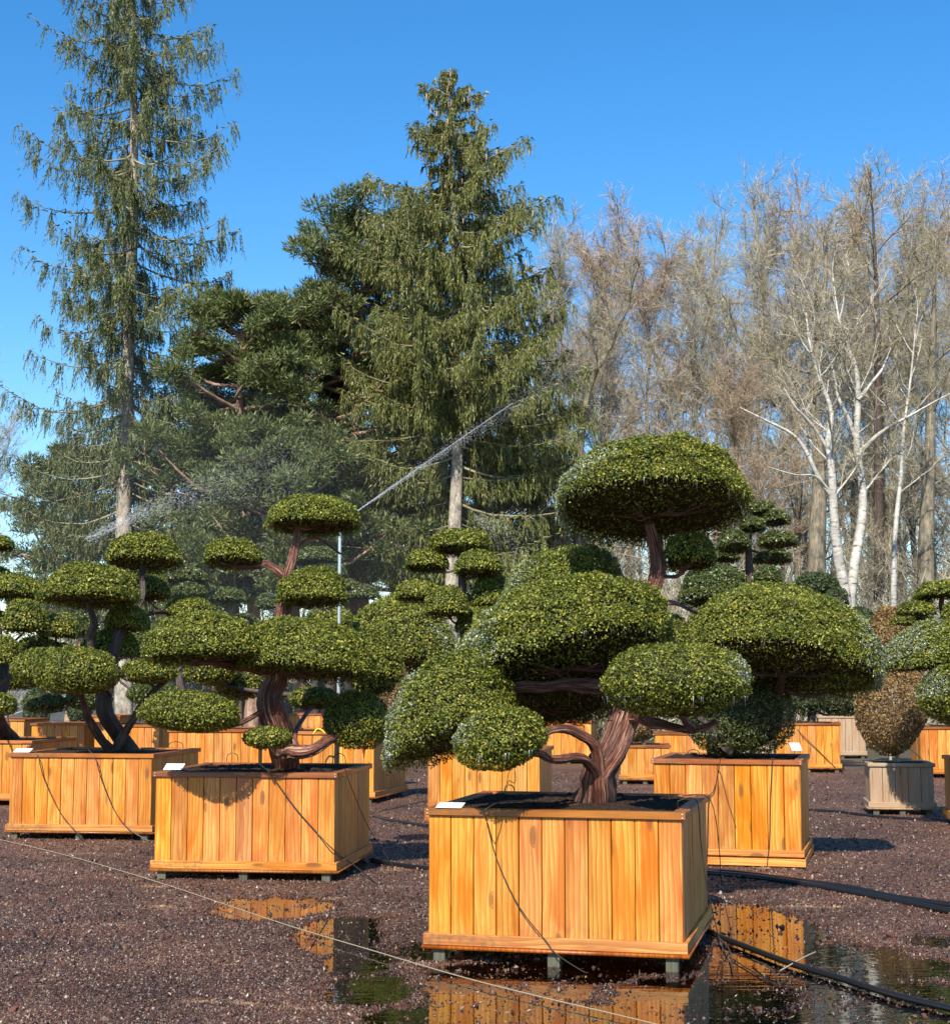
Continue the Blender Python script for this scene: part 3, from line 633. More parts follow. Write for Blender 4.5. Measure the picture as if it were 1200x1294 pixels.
cloud_tree('cloud_pruned_tree', 'many-stemmed cloud-pruned tree with forked dark trunks, in the planter crossed by two wires', sb, [
    (132, 230, 673, 722, 18.4), (50, 176, 711, 766, 17.4), (132, 189, 762, 796, 18.0), (103, 176, 794, 830, 18.2), (43, 152, 818, 878, 17.0, dict(frost=(-.9, .3, .2))),
    (14, 108, 818, 868, 17.8), (153, 224, 833, 864, 17.4), (209, 270, 753, 780, 18.8), (150, 215, 720, 760, 19.2, dict(dens=.7))], [
    ([None, (132, 900, 17.8), (140, 850, 17.9), (150, 800, 18.0), (178, 760, 18.2), (180, 715, 18.4)], [.11, .09, .07, .055, .04, .03]),
    ([(140, 948, 17.8), (112, 910, 17.5), (100, 870, 17.2), (95, 850, 17.1)], [.055, .043, .035, .025]),
    ([(148, 945, 17.8), (172, 905, 17.7), (198, 870, 17.6), (232, 842, 17.7)], [.055, .042, .032, .022]),
    ([(138, 880, 17.8), (116, 820, 17.6), (118, 785, 17.5), (112, 760, 17.4)], [.05, .045, .04, .03]),
    ([(150, 800, 18.0), (190, 775, 18.4), (225, 775, 18.8)], [.035, .025, .018]),
    ], seed=4, tmat='dark_bark')
D_ = BX['D']; sb = D_['pt'](.2, 0, D_['H'] - .06)
cloud_tree('cloud_pruned_tree', 'cloud-pruned tree half out of the left edge, stacked rounded pads', sb, [
    (-40, 53, 724, 757, 22.5), (2, 62, 755, 800, 22.2), (48, 102, 775, 805, 23), (-40, 27, 799, 838, 21.5), (12, 82, 803, 842, 23), (-45, 18, 674, 697, 22.5), (-30, 17, 715, 736, 23), (-30, 22, 876, 905, 21), (22, 70, 740, 760, 24), (-20, 30, 845, 872, 23), (60, 100, 812, 832, 24), (-30, 12, 770, 792, 23)], [
    ([None, (-6, 900, 22), (4, 850, 22), (-2, 800, 22.3), (-8, 740, 22.5), (-14, 690, 22.5)], [.12, .1, .08, .06, .05, .03]),
    ([(4, 860, 22), (40, 840, 22.5), (55, 815, 22.8)], [.05, .035, .02])], seed=5, tmat='dark_bark')
Fb = BX['F']; sb = Fb['pt'](.1, .1, Fb['H'] - .06)
cloud_tree('cloud_pruned_tree', 'cloud-pruned tree with a large frosted dome pad, behind the red-trunked bonsai', sb, [
    (438, 581, 754, 842, 22.5, dict(frost=(.85, -.1, .55), tilt=-.1)), (386, 450, 765, 792, 24, dict(frost=(-.2, .1, 1))), (232, 300, 824, 866, 22.6), (272, 336, 840, 885, 23.2),
    (445, 500, 845, 880, 23, dict(dens=.8))], [
    ([None, (412, 900, 22.6), (420, 860, 22.6), (440, 830, 22.6), (480, 830, 22.5), (505, 815, 22.5)], [.11, .09, .08, .06, .05, .03]),
    ([(418, 880, 22.6), (360, 878, 22.8), (300, 870, 22.8), (270, 860, 22.7)], [.05, .04, .03, .02])], seed=6, tmat='dark_bark')
K = BX['K']; sb = K['pt'](-.1, .1, K['H'] - .06)
cloud_tree('cloud_pruned_tree', 'small tiered cloud tree of flat yellow-green pads, below the tall spruce trunk', sb, [
    (540, 623, 668, 703, 19.2), (511, 566, 693, 724, 19.2), (573, 634, 695, 729, 18.9), (497, 560, 731, 760, 19.3), (535, 593, 740, 780, 18.7), (594, 650, 725, 772, 19.2), (575, 645, 766, 800, 19.0), (578, 640, 792, 830, 18.8)], [
    ([None, (600, 880, 19.1), (590, 820, 19.1), (585, 770, 19.1), (583, 725, 19.1), (582, 698, 19.2)], [.09, .07, .06, .05, .04, .03])], seed=7, tmat='dark_bark', frost=None)
L_ = BX['L']; sb = L_['pt'](-.12, .05, L_['H'] - .06)
cloud_tree('cloud_pruned_tree', 'cloud tree with one huge frosted dome pad on the plinth planter', sb, [
    (862, 1116, 739, 872, 14.6, dict(frost=(.85, -.1, .5), tilt=-.14, dy=.75, us=.45)), (868, 1000, 850, 955, 15.3, dict(leaf='dull_leaf', frost=None, dens=.75)),
    (858, 942, 712, 768, 16.0, dict(leaf='dull_leaf', frost=None)), (1010, 1114, 790, 868, 14.9, dict(frost=(.85, -.1, .5), us=.1))], [
    ([None, (905, 925, 15.1), (912, 900, 15.1), (935, 870, 15.1), (965, 840, 15.0)], [.12, .09, .075, .06, .04]),
    ([(915, 948, 15.1), (935, 925, 15.1), (955, 905, 15.3), (985, 870, 15.0)], [.08, .06, .045, .03]),
    ([(906, 928, 15.1), (885, 905, 15.1), (860, 860, 15.5), (880, 780, 15.9)], [.05, .04, .03, .02])], seed=8, tmat='dark_bark', ice=True)
V_ = BX['V']; sb = V_['pt'](0, 0, V_['H'] - .06)
cloud_tree('cloud_pruned_tree', 'slender cloud tree with small alternating pads, right of the highest dome', sb, [
    (946, 980, 632, 655, 34.5), (960, 998, 643, 666, 34.5), (933, 967, 652, 674, 34), (905, 948, 667, 700, 34), (957, 1008, 670, 694, 34), (950, 1002, 692, 714, 35), (880, 942, 714, 738, 34.4, dict(leaf='dull_leaf')), (950, 988, 713, 740, 34), (895, 935, 690, 712, 35)], [
    ([None, (946, 880, 34.5), (949, 800, 34.5), (946, 700, 34.5), (950, 645, 34.5)], [.12, .1, .09, .07, .03])], seed=9, tmat='dark_bark', leaf='dull_leaf')
N_ = BX['N']; sb = N_['pt'](.1, 0, N_['H'] - .06)
cloud_tree('cloud_pruned_tree', 'dark cloud tree in the far orange planter, its top pads under the white birch', sb, [
    (1000, 1062, 723, 752, 30.5), (1040, 1073, 741, 766, 30), (993, 1045, 858, 902, 30.5), (1035, 1090, 865, 905, 31), (1010, 1070, 790, 830, 31)], [
    ([None, (1030, 880, 30.6), (1036, 830, 30.6), (1036, 780, 30.6), (1040, 750, 30.6)], [.09, .07, .06, .05, .04])], seed=10, tmat='dark_bark', leaf='hedge_leaf')
P_ = BX['P']; sb = P_['pt'](-.1, 0, P_['H'] - .06)
cloud_tree('cloud_pruned_tree', 'far cloud tree with thin layered pads at the right edge', sb, [
    (1158, 1225, 732, 756, 28.6), (1132, 1182, 759, 778, 28.6), (1152, 1178, 748, 764, 29), (1190, 1250, 755, 785, 28), (1125, 1180, 775, 790, 29.5), (1175, 1240, 860, 900, 29)], [
    ([None, (1205, 880, 28.8), (1200, 820, 28.8), (1190, 770, 28.8), (1192, 745, 28.8)], [.09, .07, .06, .05, .03])], seed=12, tmat='dark_bark')
# a planter and its tree mostly out of the frame at the right
BX['W'] = planter('timber planter just outside the right picture edge under the frosted pads', 1212, 1330, 1050, 960, 8, side=-1)
W_ = BX['W']; sb = W_['pt'](0, 0, W_['H'] - .06)
cloud_tree('cloud_pruned_tree', 'cloud tree reaching in from the right edge with two frost-whitened pads', sb, [
    (1116, 1290, 780, 842, 18.8, dict(frost=(-.7, -.1, .7), tilt=.05)), (1160, 1290, 838, 918, 18.2, dict(frost=(-.85, -.1, .5))), (1220, 1330, 690, 750, 18.8)], [
    ([None, (1272, 900, 19), (1262, 820, 19), (1270, 760, 19)], [.11, .08, .06, .04])], seed=13, tmat='dark_bark')

# filler cloud trees farther back, each in its own planter
BX['X'] = planter('far timber planter behind the left forked tree, mostly hidden', 196, 262, gy(34), 905, 6)
cloud_tree('cloud_pruned_tree', 'distant pale cloud tree between the left forked tree and the red-trunked bonsai', BX['X']['pt'](0, 0, BX['X']['H'] - .06), [
    (200, 262, 714, 738, 34.5), (214, 262, 735, 756, 34), (196, 240, 752, 775, 35), (232, 290, 765, 792, 34), (186, 236, 780, 805, 34), (262, 312, 742, 762, 35), (250, 300, 800, 826, 35), (286, 330, 775, 798, 36), (206, 250, 836, 862, 35)], [
    ([None, (228, 850, 34.6), (232, 780, 34.6), (232, 735, 34.6)], [.1, .08, .06, .03])], seed=14, tmat='dark_bark', leaf='dull_leaf')
BX['Y'] = planter('distant timber planter hidden behind the red-trunked bonsai', 365, 420, gy(38), 902, 4)
cloud_tree('cloud_pruned_tree', 'distant layered cloud tree seen behind the sprinkler pole', BX['Y']['pt'](0, 0, BX['Y']['H'] - .06), [
    (370, 432, 690, 716, 38), (388, 440, 710, 730, 38), (322, 352, 750, 770, 38), (388, 440, 748, 765, 38), (410, 455, 730, 748, 38), (350, 395, 728, 746, 39), (436, 480, 738, 758, 38), (300, 346, 790, 812, 38), (455, 505, 765, 790, 39), (500, 540, 742, 762, 40)], [
    ([None, (398, 850, 38.5), (402, 780, 38.5), (400, 715, 38.5)], [.1, .08, .06, .03])], seed=15, tmat='dark_bark', leaf='dull_leaf')

BX['Z'] = planter('far timber planter hidden behind the many-stemmed left tree', 92, 150, gy(36), 904, 5)
cloud_tree('cloud_pruned_tree', 'far cloud tree filling the gap between the left edge tree and the forked one', BX['Z']['pt'](0, 0, BX['Z']['H'] - .06), [
    (60, 120, 774, 800, 28), (24, 78, 806, 832, 28), (150, 206, 795, 825, 28), (232, 282, 792, 818, 29), (84, 134, 748, 768, 29), (0, 50, 845, 872, 28), (160, 230, 862, 890, 28), (176, 216, 806, 830, 29), (84, 140, 868, 898, 29), (30, 86, 876, 902, 29), (214, 262, 820, 842, 29)], [
    ([None, (118, 860, 35), (112, 810, 32), (100, 785, 29)], [.1, .08, .06, .03])], seed=16, tmat='dark_bark', leaf='dull_leaf')
# round shrubs
def shrub(label, planter_info, l, r_, t, b_, Y, leaf='brown_leaf', seed=20, stem=True, cat='shrub', base=None):
    b0 = planter_info['pt'](0, 0, planter_info['H'] - .06) if planter_info else base
    root = thing('clipped_shrub', label, cat, tuple(b0)); rx = (r_ - l) / 2 / F * Y; h = (b_ - t) / F * Y; c = at((l + r_) / 2, (t + b_) / 2 - (b_ - t) * .06, Y) - b0
    rg = np.random.default_rng(seed); mb = MB(); n = int(min(16000, 3.2 * 4 * math.pi * rx * h / 2 / ((Y * .0016) ** 2 * .5)))
    d = unit(rg.normal(0, 1, (n, 3))); rr = (1 + .06 * vnoise(d, seed, 1.2)) * (1 - .25 * rg.random(n) ** 3)
    P = d * rr[:, None] * np.array((rx, rx, h / 2)); taper = 1 - .13 * np.clip(-P[:, 2:] / (h / 2), 0, 1) ** 1.5; P[:, :2] *= taper
    leaves(mb, P, d, np.full(n, Y * .0016), .6, rg, 0, .9, tri=True)
    link('foliage', mb.mesh('foliage', [leaf]), root, tuple(c))
    mb = MB()
    bt = np.array((c[0] * .3, c[1] * .3, c[2] - h * .45))
    tube(mb, [(0, 0, -.02), bt * .9 + np.array((.01, 0, 0)), bt + np.array((0, 0, h * .2))], [.03, .026, .02], 8, 8, .1, rg)
    for i in range(60):
        e = unit(rg.normal(0, 1, 3)); e[2] = abs(e[2]) * 1.2 - .45; e = e * np.array((rx, rx, h / 2)) * .88
        s = bt + np.array((0, 0, h * .1 * rg.random())); tube(mb, [s, (s + c + e) / 2 + rg.normal(0, .02, 3), c + e], [.008, .006, .003], 4, 5, cap=False)
    link('stems', mb.mesh('stems', ['stake_wood'], True), root)
    return root
shrub('brown winter-leaved egg-shaped shrub on a short stem, in the small weathered planter', BX['M'], 1079, 1170, 833, 962, 20.7, seed=21)
shrub('small rounded brown shrub behind, above the egg-shaped one', None, 1098, 1152, 772, 868, 32, seed=22, base=gnd(1125, gy(32)))
shrub('small bare-stemmed shrub with brown leaves in the low planter left of the plinth', BX['Q'], 782, 826, 892, 940, 27, seed=23)
for i, (l, r_, t, b_, Y, lf, lab) in enumerate([
    (30, 62, 872, 930, 34, 'hedge_leaf', 'dark green bush behind the far left planters'),
    (262, 300, 862, 930, 36, 'brown_leaf', 'brown bush behind the strap planter, left side'),
    (472, 515, 812, 935, 36, 'brown_leaf', 'tall brown bush right of the sprinkler pole'),
    (726, 756, 872, 900, 46, 'hedge_leaf', 'small green bush beyond the leaning front trunk'),
    (700, 728, 880, 925, 42, 'brown_leaf', 'brown bush just left of the leaning front trunk'),
    (1058, 1110, 770, 815, 38, 'hedge_leaf', 'low green bush at the foot of the white birch'),
    (84, 116, 868, 925, 33, 'hedge_leaf', 'green bush between the forked trunks of the left tree')]):
    shrub(lab, None, l, r_, t, b_, Y, lf, 30 + i, base=gnd((l + r_) / 2, gy(Y)))

# ------------------------------------------------------------------ the wood behind: conifers
def ribbon(mb, P0, P1, w, rg, mi=0, mid=None):
    """thin two-piece twigs as narrow blades; arrays of start and end points"""
    n = len(P0); d = P1 - P0; side = unit(np.cross(d, rg.normal(0, 1, (n, 3)))) * (w if np.ndim(w) == 0 else np.asarray(w)[:, None]) * .5
    M = (P0 + P1) * .5 if mid is None else mid
    V = np.stack([P0 - side, P0 + side, M + side * .7, M - side * .7, P1], 1).reshape(-1, 3); b_ = np.arange(n)[:, None] * 5
    mb.V.append(V); mb.P[4].append(b_ + np.array([[0, 1, 2, 3]]) + mb.n); mb.M[4].append(np.full(n, mi)); mb.P[3].append(b_ + np.array([[3, 2, 4]]) + mb.n); mb.M[3].append(np.full(n, mi)); mb.n += len(V)
def spruce(label, base, H, tips, prof, seed, mat, dens, droop, r0, lean=0.0, bare=.1, up=.25, nbr=150, cones=False, noface=.3):
    """prof: list of (height fraction, branch length m)"""
    rg = np.random.default_rng(seed); root = thing('spruce_tree', label, 'tree', tuple(base), 0, None)
    mb = MB(); T = np.array([(lean * t * H + .12 * math.sin(t * 7 + seed), .1 * math.sin(t * 5), t * H) for t in np.linspace(0, 1, 14)]); tr = lambda t: np.array([np.interp(t, np.linspace(0, 1, 14), T[:, k]) for k in range(3)])
    tube(mb, T, r0 * (1 - np.linspace(0, 1, 14)) ** .95 + .025, 12, 50, .05, rg); link('trunk', mb.mesh('trunk', ['spruce_bark'], True), root)
    bm_ = MB(); fm = MB(); hs_ = [p[0] for p in prof]; ls = [p[1] for p in prof]
    for i in range(nbr):
        t = bare + (1 - bare) * ((i + rg.random()) / nbr) ** .85 * .995
        L = np.interp(t, hs_, ls) * rg.uniform(.5, 1.15)
        if rg.random() < .12: L *= .5
        a = i * 2.39996 + rg.normal(0, .3); s = tr(t)
        if math.sin(a) < -.35 and rg.random() < ((.97 if cones else .8) if t < noface * (1 if cones else .75) else .45 if t < noface else .15): continue
        dr = np.array((math.cos(a), math.sin(a), 0))
        k = 9; u = np.linspace(0, 1, k)[:, None]
        sag = (-droop * 1.5 * u + (droop + up) * u ** 2.2) * L if t < .93 else (.45 * u) * L
        P = s + dr * u * L + np.array((0, 0, 1)) * sag + np.cumsum(rg.normal(0, .02 * L, (k, 3)), 0) * np.array((1, 1, .3))
        tube(bm_, P, np.linspace(.012 + L * .008, .005, k), 5, cap=False)
        # side branchlets along the bough, each hanging with needles
        m = int(dens * (1.25 - .55 * t) * L * 7) + 4; uu = rg.uniform(.08, 1, m); Q = np.stack([np.interp(uu, u[:, 0], P[:, c]) for c in range(3)], 1)
        sd_ = np.cross(dr, (0, 0, 1)); lat = (rg.choice((-1, 1), m) * rg.uniform(.05, .42, m) * (1.15 - uu) * L * .45)[:, None] * sd_ + dr * rg.uniform(-.05, .25, m)[:, None]
        E = Q + lat + np.array((0, 0, -1)) * (rg.uniform(.0, .18, m) * L * .25)[:, None]
        ribbon(bm_, Q, E, .014, rg)
        # hanging sprays
        h = int(3 + 2 * dens); S0 = (Q[:, None] * (1 - (f := rg.random((m, h, 1)))) + E[:, None] * f).reshape(-1, 3); n = len(S0)
        hl = rg.uniform(.25, 1.0, n) * (.3 + .75 * droop) * min(1.0, .12 + L * .42) * 1.25
        outd = dr * rg.uniform(-.1, .35, n)[:, None] + rg.normal(0, .13, (n, 3)); S1 = S0 + (outd + np.array((0, 0, -1))) * hl[:, None]
        # needles: small blades clothing each spray
        q = 9; ff = (np.arange(q)[None] + rg.random((n, q))) / q; Pn = S0[:, None] * (1 - ff[..., None]) + S1[:, None] * ff[..., None]; Pn = Pn.reshape(-1, 3)
        Dn = unit((S1 - S0))[:, None].repeat(q, 1).reshape(-1, 3); Dn = unit(Dn + rg.normal(0, .30, Dn.shape)); ln = np.repeat(hl, q)[:, None] * .11 + .07
        sd2 = unit(np.cross(Dn, rg.normal(0, 1, Dn.shape))) * rg.uniform(.010, .020, (len(Dn), 1))
        V = np.stack([Pn - sd2, Pn + sd2, Pn + Dn * ln], 1).reshape(-1, 3); fm.add(V, np.arange(len(V)).reshape(-1, 3), 0)
        # needles lying on the bough itself
        k2 = int(L * 16 * dens); uu = rg.uniform(.25, 1, k2); Pn = np.stack([np.interp(uu, u[:, 0], P[:, c]) for c in range(3)], 1) + rg.normal(0, .05, (k2, 3))
        Dn = unit(dr + rg.normal(0, .6, (k2, 3)) + np.array((0, 0, -.1))); sd2 = unit(np.cross(Dn, rg.normal(0, 1, Dn.shape))) * .03
        V = np.stack([Pn - sd2, Pn + sd2, Pn + Dn * .17], 1).reshape(-1, 3); fm.add(V, np.arange(len(V)).reshape(-1, 3), 0)
        if cones and t > .72 and rg.random() < .8:
            for c_ in range(3):
                p = P[int(rg.integers(4, 9))] + rg.normal(0, .12, 3) - np.array((0, 0, .25)); tube(fm, [p, p + np.array((0, 0, -.15))], [.026, .014], 5, mi=1)
    link('boughs', bm_.mesh('boughs', ['far_twig']), root); link('foliage', fm.mesh('foliage', [mat, 'red_twig']), root)
    return root
YS = 44.0
b1 = gnd(158, gy(YS + 4)); spruce('very tall thin old spruce at the left, drooping ragged boughs and a pale bare trunk', b1, 28.5, None,
    [(.08, 3.6), (.18, 4.2), (.3, 3.9), (.45, 3.6), (.6, 3.4), (.75, 2.9), (.9, 2.0), (1, .35)], 41, 'old_spruce_needle', 1.0, .42, .27, lean=-.015, bare=.13, nbr=270, noface=.45)
b2 = gnd(573, gy(YS + 1)); H2 = at(572, 88, YS + 1)[2]
spruce('tall dense spruce with a pointed top and cones in the middle of the view', b2, H2, None,
    [(.22, 3.2), (.34, 4.2), (.49, 4.0), (.61, 3.4), (.74, 2.9), (.86, 2.3), (.93, 1.15), (.97, .5), (1, .06)], 42, 'spruce_needle', 1.75, .30, .24, bare=.25, nbr=225, cones=True, noface=.47)
b3 = gnd(668, gy(YS + 6)); spruce('shorter shaggy spruce just right of the pointed one', b3, at(668, 330, YS + 6)[2], None,
    [(.1, 2.6), (.3, 2.8), (.6, 2.3), (.85, 1.2), (1, .2)], 43, 'spruce_needle', 1.3, .38, .2, bare=.2, nbr=75)

def pine(label, base, H, clumps, seed, r0=.22, mat='pine_needle', lean=0, nclump=46, crown=(3.2, 5.0), lowt=.35):
    rg = np.random.default_rng(seed); root = thing('pine_tree', label, 'tree', tuple(base))
    mb = MB(); T = np.array([(lean * t * H + .25 * math.sin(t * 5 + seed), .2 * math.sin(t * 4 + 1), t * H * .96) for t in np.linspace(0, 1, 12)]); tube(mb, T, np.linspace(r0, .06, 12), 10, 40, .06, rg)
    fm = MB(); bm_ = MB()
    for i in range(nclump):
        t = lowt + (1 - lowt) * (i + rg.random()) / nclump; s = np.array([np.interp(t, np.linspace(0, 1, 12), T[:, k]) for k in range(3)]); a = i * 2.4 + rg.normal(0, .3)
        sh = math.sin(math.pi * min(1, (t - lowt) / (1 - lowt) * .56 + .30)) ; L = crown[0] * sh * rg.uniform(.55, 1.1)
        dr = np.array((math.cos(a), math.sin(a), rg.uniform(.1, .5) + .5 * max(0, t - .7))); e = s + dr * L; mid = s + dr * L * .5 + rg.normal(0, .2, 3) - np.array((0, 0, .15 * L))
        tube(bm_, [s, mid, e], [.07, .05, .02], 6, 8, .06, rg, cap=False)
        for c_ in range(8):
            q = rg.uniform(.35, 1.08); cc = s * (1 - q) + e * q + rg.normal(0, .16 * L, 3) * np.array((1, 1, .45)); rr = rg.uniform(.26, .50)
            tube(bm_, [s * (1 - q * .8) + e * q * .8, cc], [.02, .01], 4, cap=False)
            n = 200; d = unit(rg.normal(0, 1, (n, 3))); d[:, 2] = d[:, 2] * .8 + .15; P = cc + d * rr * rg.uniform(.35, 1, (n, 1)) * np.array((1.15, 1.15, .85)); Dn = unit(d + rg.normal(0, .45, (n, 3)) + np.array((0, 0, .4)))
            sd2 = unit(np.cross(Dn, rg.normal(0, 1, Dn.shape))) * .024; V = np.stack([P - sd2, P + sd2, P + Dn * .16], 1).reshape(-1, 3); fm.add(V, np.arange(len(V)).reshape(-1, 3), 0)
    link('trunk', mb.mesh('trunk', ['pine_bark'], True), root); link('limbs', bm_.mesh('limbs', ['pine_bark'], True), root); link('foliage', fm.mesh('foliage', [mat]), root)
    return root
for (px, top, Y, cr, nc, lt, lab, sd_) in [
    (308, 370, 46, 3.0, 52, .30, 'bushy blue-green pine right of the tall thin spruce, lower of the pair of pines', 51),
    (456, 270, 49, 4.1, 72, .28, 'tallest blue-green pine, against the left flank of the pointed spruce', 52),
    (378, 366, 51, 3.3, 46, .30, 'pine in the dip between the two bushier pines', 53),
    (232, 520, 51, 2.8, 34, .35, 'low pine with orange limbs behind the drooping spruce boughs', 54),
    (350, 550, 44, 2.8, 30, .45, 'low spreading pine with bare orange limbs, behind the sprinkler spray', 55),
    (90, 560, 52, 3.0, 28, .30, 'pine half hidden behind the lowest boughs of the tall thin spruce', 56),
    (520, 480, 55, 3.4, 34, .35, 'pine filling the gap under the pointed spruce, left of its bare trunk', 57),
    (640, 560, 56, 3.0, 26, .35, 'dark pine under the pointed spruce, right of its bare trunk', 58)]:
    pine(lab, gnd(px, gy(Y)), at(px, top, Y)[2], None, sd_, crown=(cr, 5), nclump=nc, lowt=lt, r0=.24)

# ------------------------------------------------------------------ bare deciduous trees
def bare_meshes(seed, H, mat_tw, mat_bk, spread=.5, upright=.5, droop=0., stems=None, r0=.2, n1=20, n2=9, n3=8, n4=9, clear=.22, tw=.0135, L1=.42):
    rg = np.random.default_rng(seed); tm = MB(); cm = MB()
    if stems is None:
        stems = [np.array([(.25 * math.sin(t * 4 + seed) * t + .3 * rg.normal() * t * .5, .2 * math.cos(t * 3 + seed) * t, t * H * .80) for t in np.linspace(0, 1, 9)])]
    seg2 = []
    for T in stems:
        k = len(T); rs = r0 * (1 - np.linspace(0, 1, k) * .93) + .01; tube(tm, T, rs, 9, 34, .05, rg)
        tl = np.linspace(0, 1, k)
        for i in range(n1):
            t = clear + (1 - clear) * ((i + rg.random()) / n1) ** .9; s = np.array([np.interp(t, tl, T[:, c]) for c in range(3)]); a = i * 2.4 + rg.normal(0, .4)
            el = min(1.35, upright * .8 + rg.normal(0, .16) + .5 * t); L = H * L1 * (1.05 - .5 * t) * min(1, .6 + (t - clear) * 2) * rg.uniform(.6, 1.1)
            d = np.array((math.cos(a) * math.cos(el), math.sin(a) * math.cos(el), math.sin(el))); P = [s]; kk = 6
            for j in range(kk): d = unit(d + rg.normal(0, .16, 3) + np.array((0, 0, .10 - droop * .1))); P.append(P[-1] + d * L / kk)
            P = np.array(P); tube(tm, P, np.linspace(max(.02, r0 * .34 * (1.05 - t)), .010, 7), 6, cap=False); seg2.append((P, L, .2))
    # second order
    S0, D0, L0 = [], [], []
    for P, L, lo in seg2:
        for i in range(n2):
            u = lo + (1 - lo) * (i + rg.random()) / n2; s = np.array([np.interp(u, np.linspace(0, 1, len(P)), P[:, c]) for c in range(3)]); j = min(len(P) - 2, int(u * (len(P) - 1))); ax = unit(P[j + 1] - P[j])
            d = unit(ax * .8 + rg.normal(0, spread, 3) + np.array((0, 0, .22))); l = L * (.28 + .22 * rg.random()) * (1.15 - u * .6)
            Q = [s]
            for j in range(4): d = unit(d + rg.normal(0, .2, 3) + np.array((0, 0, .08 - droop * .25))); Q.append(Q[-1] + d * l / 4)
            Q = np.array(Q); tube(cm, Q, np.linspace(.017, .007, 5), 3, cap=False)
            uu = rg.random(n3); idx = np.minimum((uu * 4).astype(int), 3); f = (uu * 4 - idx)[:, None]; S0.append(Q[idx] * (1 - f) + Q[idx + 1] * f)
            D0.append(unit(unit(Q[idx + 1] - Q[idx]) * .7 + rg.normal(0, spread * .9, (n3, 3)) + np.array((0, 0, .25 - droop)))); L0.append(np.full(n3, l) * rg.uniform(.3, .6, n3))
    S0, D0, L0 = np.vstack(S0), np.vstack(D0), np.concatenate(L0); n = len(S0)
    E = S0 + D0 * L0[:, None]; M = (S0 + E) / 2 + rg.normal(0, .06, (n, 3)) * L0[:, None]; ribbon(cm, S0, E, tw * 1.15, rg, 0, M)
    f = rg.uniform(.1, 1, (n, n4, 1)); s = (S0[:, None] * (1 - f) + E[:, None] * f).reshape(-1, 3); d = unit(np.repeat(D0, n4, 0) * .75 + rg.normal(0, .42, (n * n4, 3)) + np.array((0, 0, .22 - droop * 1.2))); l = np.repeat(L0, n4) * rg.uniform(.35, .8, n * n4)
    e = s + d * l[:, None]; m = (s + e) / 2 + rg.normal(0, .05, s.shape) * l[:, None] + np.array((0, 0, -.06)) * l[:, None]; ribbon(cm, s, e, tw * .72, rg, 0, m)
    return tm.mesh('trunk', [mat_bk], True), cm.mesh('crown', [mat_tw])
def bare_tree(label, base, meshes, sc=1, rz=0, sz=None, group='bare trees along the edge of the wood', name='bare_tree'):
    r = thing(name, label, 'tree', tuple(base), rz, group); r.scale = (sc, sc, sz or sc)
    link('trunk', meshes[0], r); link('crown', meshes[1], r); return r
VAR = [bare_meshes(61, 20, 'red_twig', 'grey_bark', .45, .75, .2, n1=22, n2=13, n3=10, n4=10, clear=.28, L1=.36, r0=.15),
       bare_meshes(62, 20, 'twig', 'grey_bark', .6, .5, 0, n1=20, n2=13, n3=11, n4=10, clear=.2, r0=.2, L1=.42),
       bare_meshes(63, 20, 'twig', 'grey_bark', .5, .8, 0, n1=22, n2=12, n3=10, n4=10, clear=.28, L1=.34, r0=.14)]
for k, (px, top, Y, v, lab) in enumerate([
    (765, 222, 60, 0, 'reddish bare birch-like tree right of the pointed spruce'),
    (706, 262, 62, 2, 'slim bare tree partly behind the shorter shaggy spruce'),
    (828, 258, 58, 0, 'reddish fine-twigged bare tree above the left end of the top dome pad'),
    (885, 310, 56, 1, 'spreading bare oak-like tree straight above the top dome pad'),
    (905, 248, 66, 2, 'thin-topped bare tree behind the spreading one'),
    (968, 206, 60, 2, 'tall bare tree left of the white birch, with a slender grey tip'),
    (1040, 196, 58, 0, 'tallest reddish bare tree, above the white birch'),
    (1010, 300, 54, 1, 'bare oak-like tree just behind the white birch'),
    (1105, 200, 60, 2, 'tall bare tree with a straight dark trunk right of the white birch'),
    (1165, 205, 57, 2, 'bare tree with a straight trunk near the right edge'),
    (1215, 200, 62, 0, 'reddish bare tree cut by the right edge'),
    (1130, 330, 52, 1, 'lower spreading bare tree near the right edge'),
    (760, 400, 50, 1, 'low crooked bare tree leaning left of the top dome pad'),
    (940, 420, 50, 0, 'low fine-twigged bare tree left of the white birch stems'),
    (1250, 300, 50, 1, 'bare tree out past the right edge'),
    (-40, 420, 60, 2, 'faint bare tree beyond the left edge whose twigs reach in')]):
    base = gnd(px, gy(Y)); h = at(px, top, Y)[2]; s = h / 20; bare_tree(lab, base, VAR[v], s * (1.0 if v != 1 else 1.08), k * 1.7, s * 1.0)
# white birch with two stems, traced
YB = 41.0
bb = gnd(1073, gy(YB)); tp = lambda L: np.array([at(x, y, YB + dy) for x, y, dy in L]) - bb
st1 = tp([(1073, 800, 0), (1074, 765, 0), (1079, 715, 0), (1089, 655, .2), (1089, 610, .3), (1082, 560, .2), (1084, 510, .1), (1082, 470, 0), (1072, 440, 0), (1060, 405, -.2), (1052, 350, 0)])
st2 = tp([(1071, 800, -.1), (1068, 755, -.2), (1058, 700, -.3), (1053, 645, -.4), (1050, 590, -.5), (1046, 555, -.4), (1050, 520, -.3), (1036, 480, -.3), (1024, 440, -.2), (1018, 395, 0)])
root = thing('birch_tree', 'white-barked two-stemmed birch standing right of the top dome pad', 'tree', tuple(bb))
mt, mc = bare_meshes(71, 12, 'twig', 'birch_bark', .5, .7, .1, stems=[st1, st2], r0=.15, n1=13, n2=8, n3=7, n4=7, clear=.35, L1=.27)
link('trunk', mt, root); link('crown', mc, root)
rg = np.random.default_rng(9)
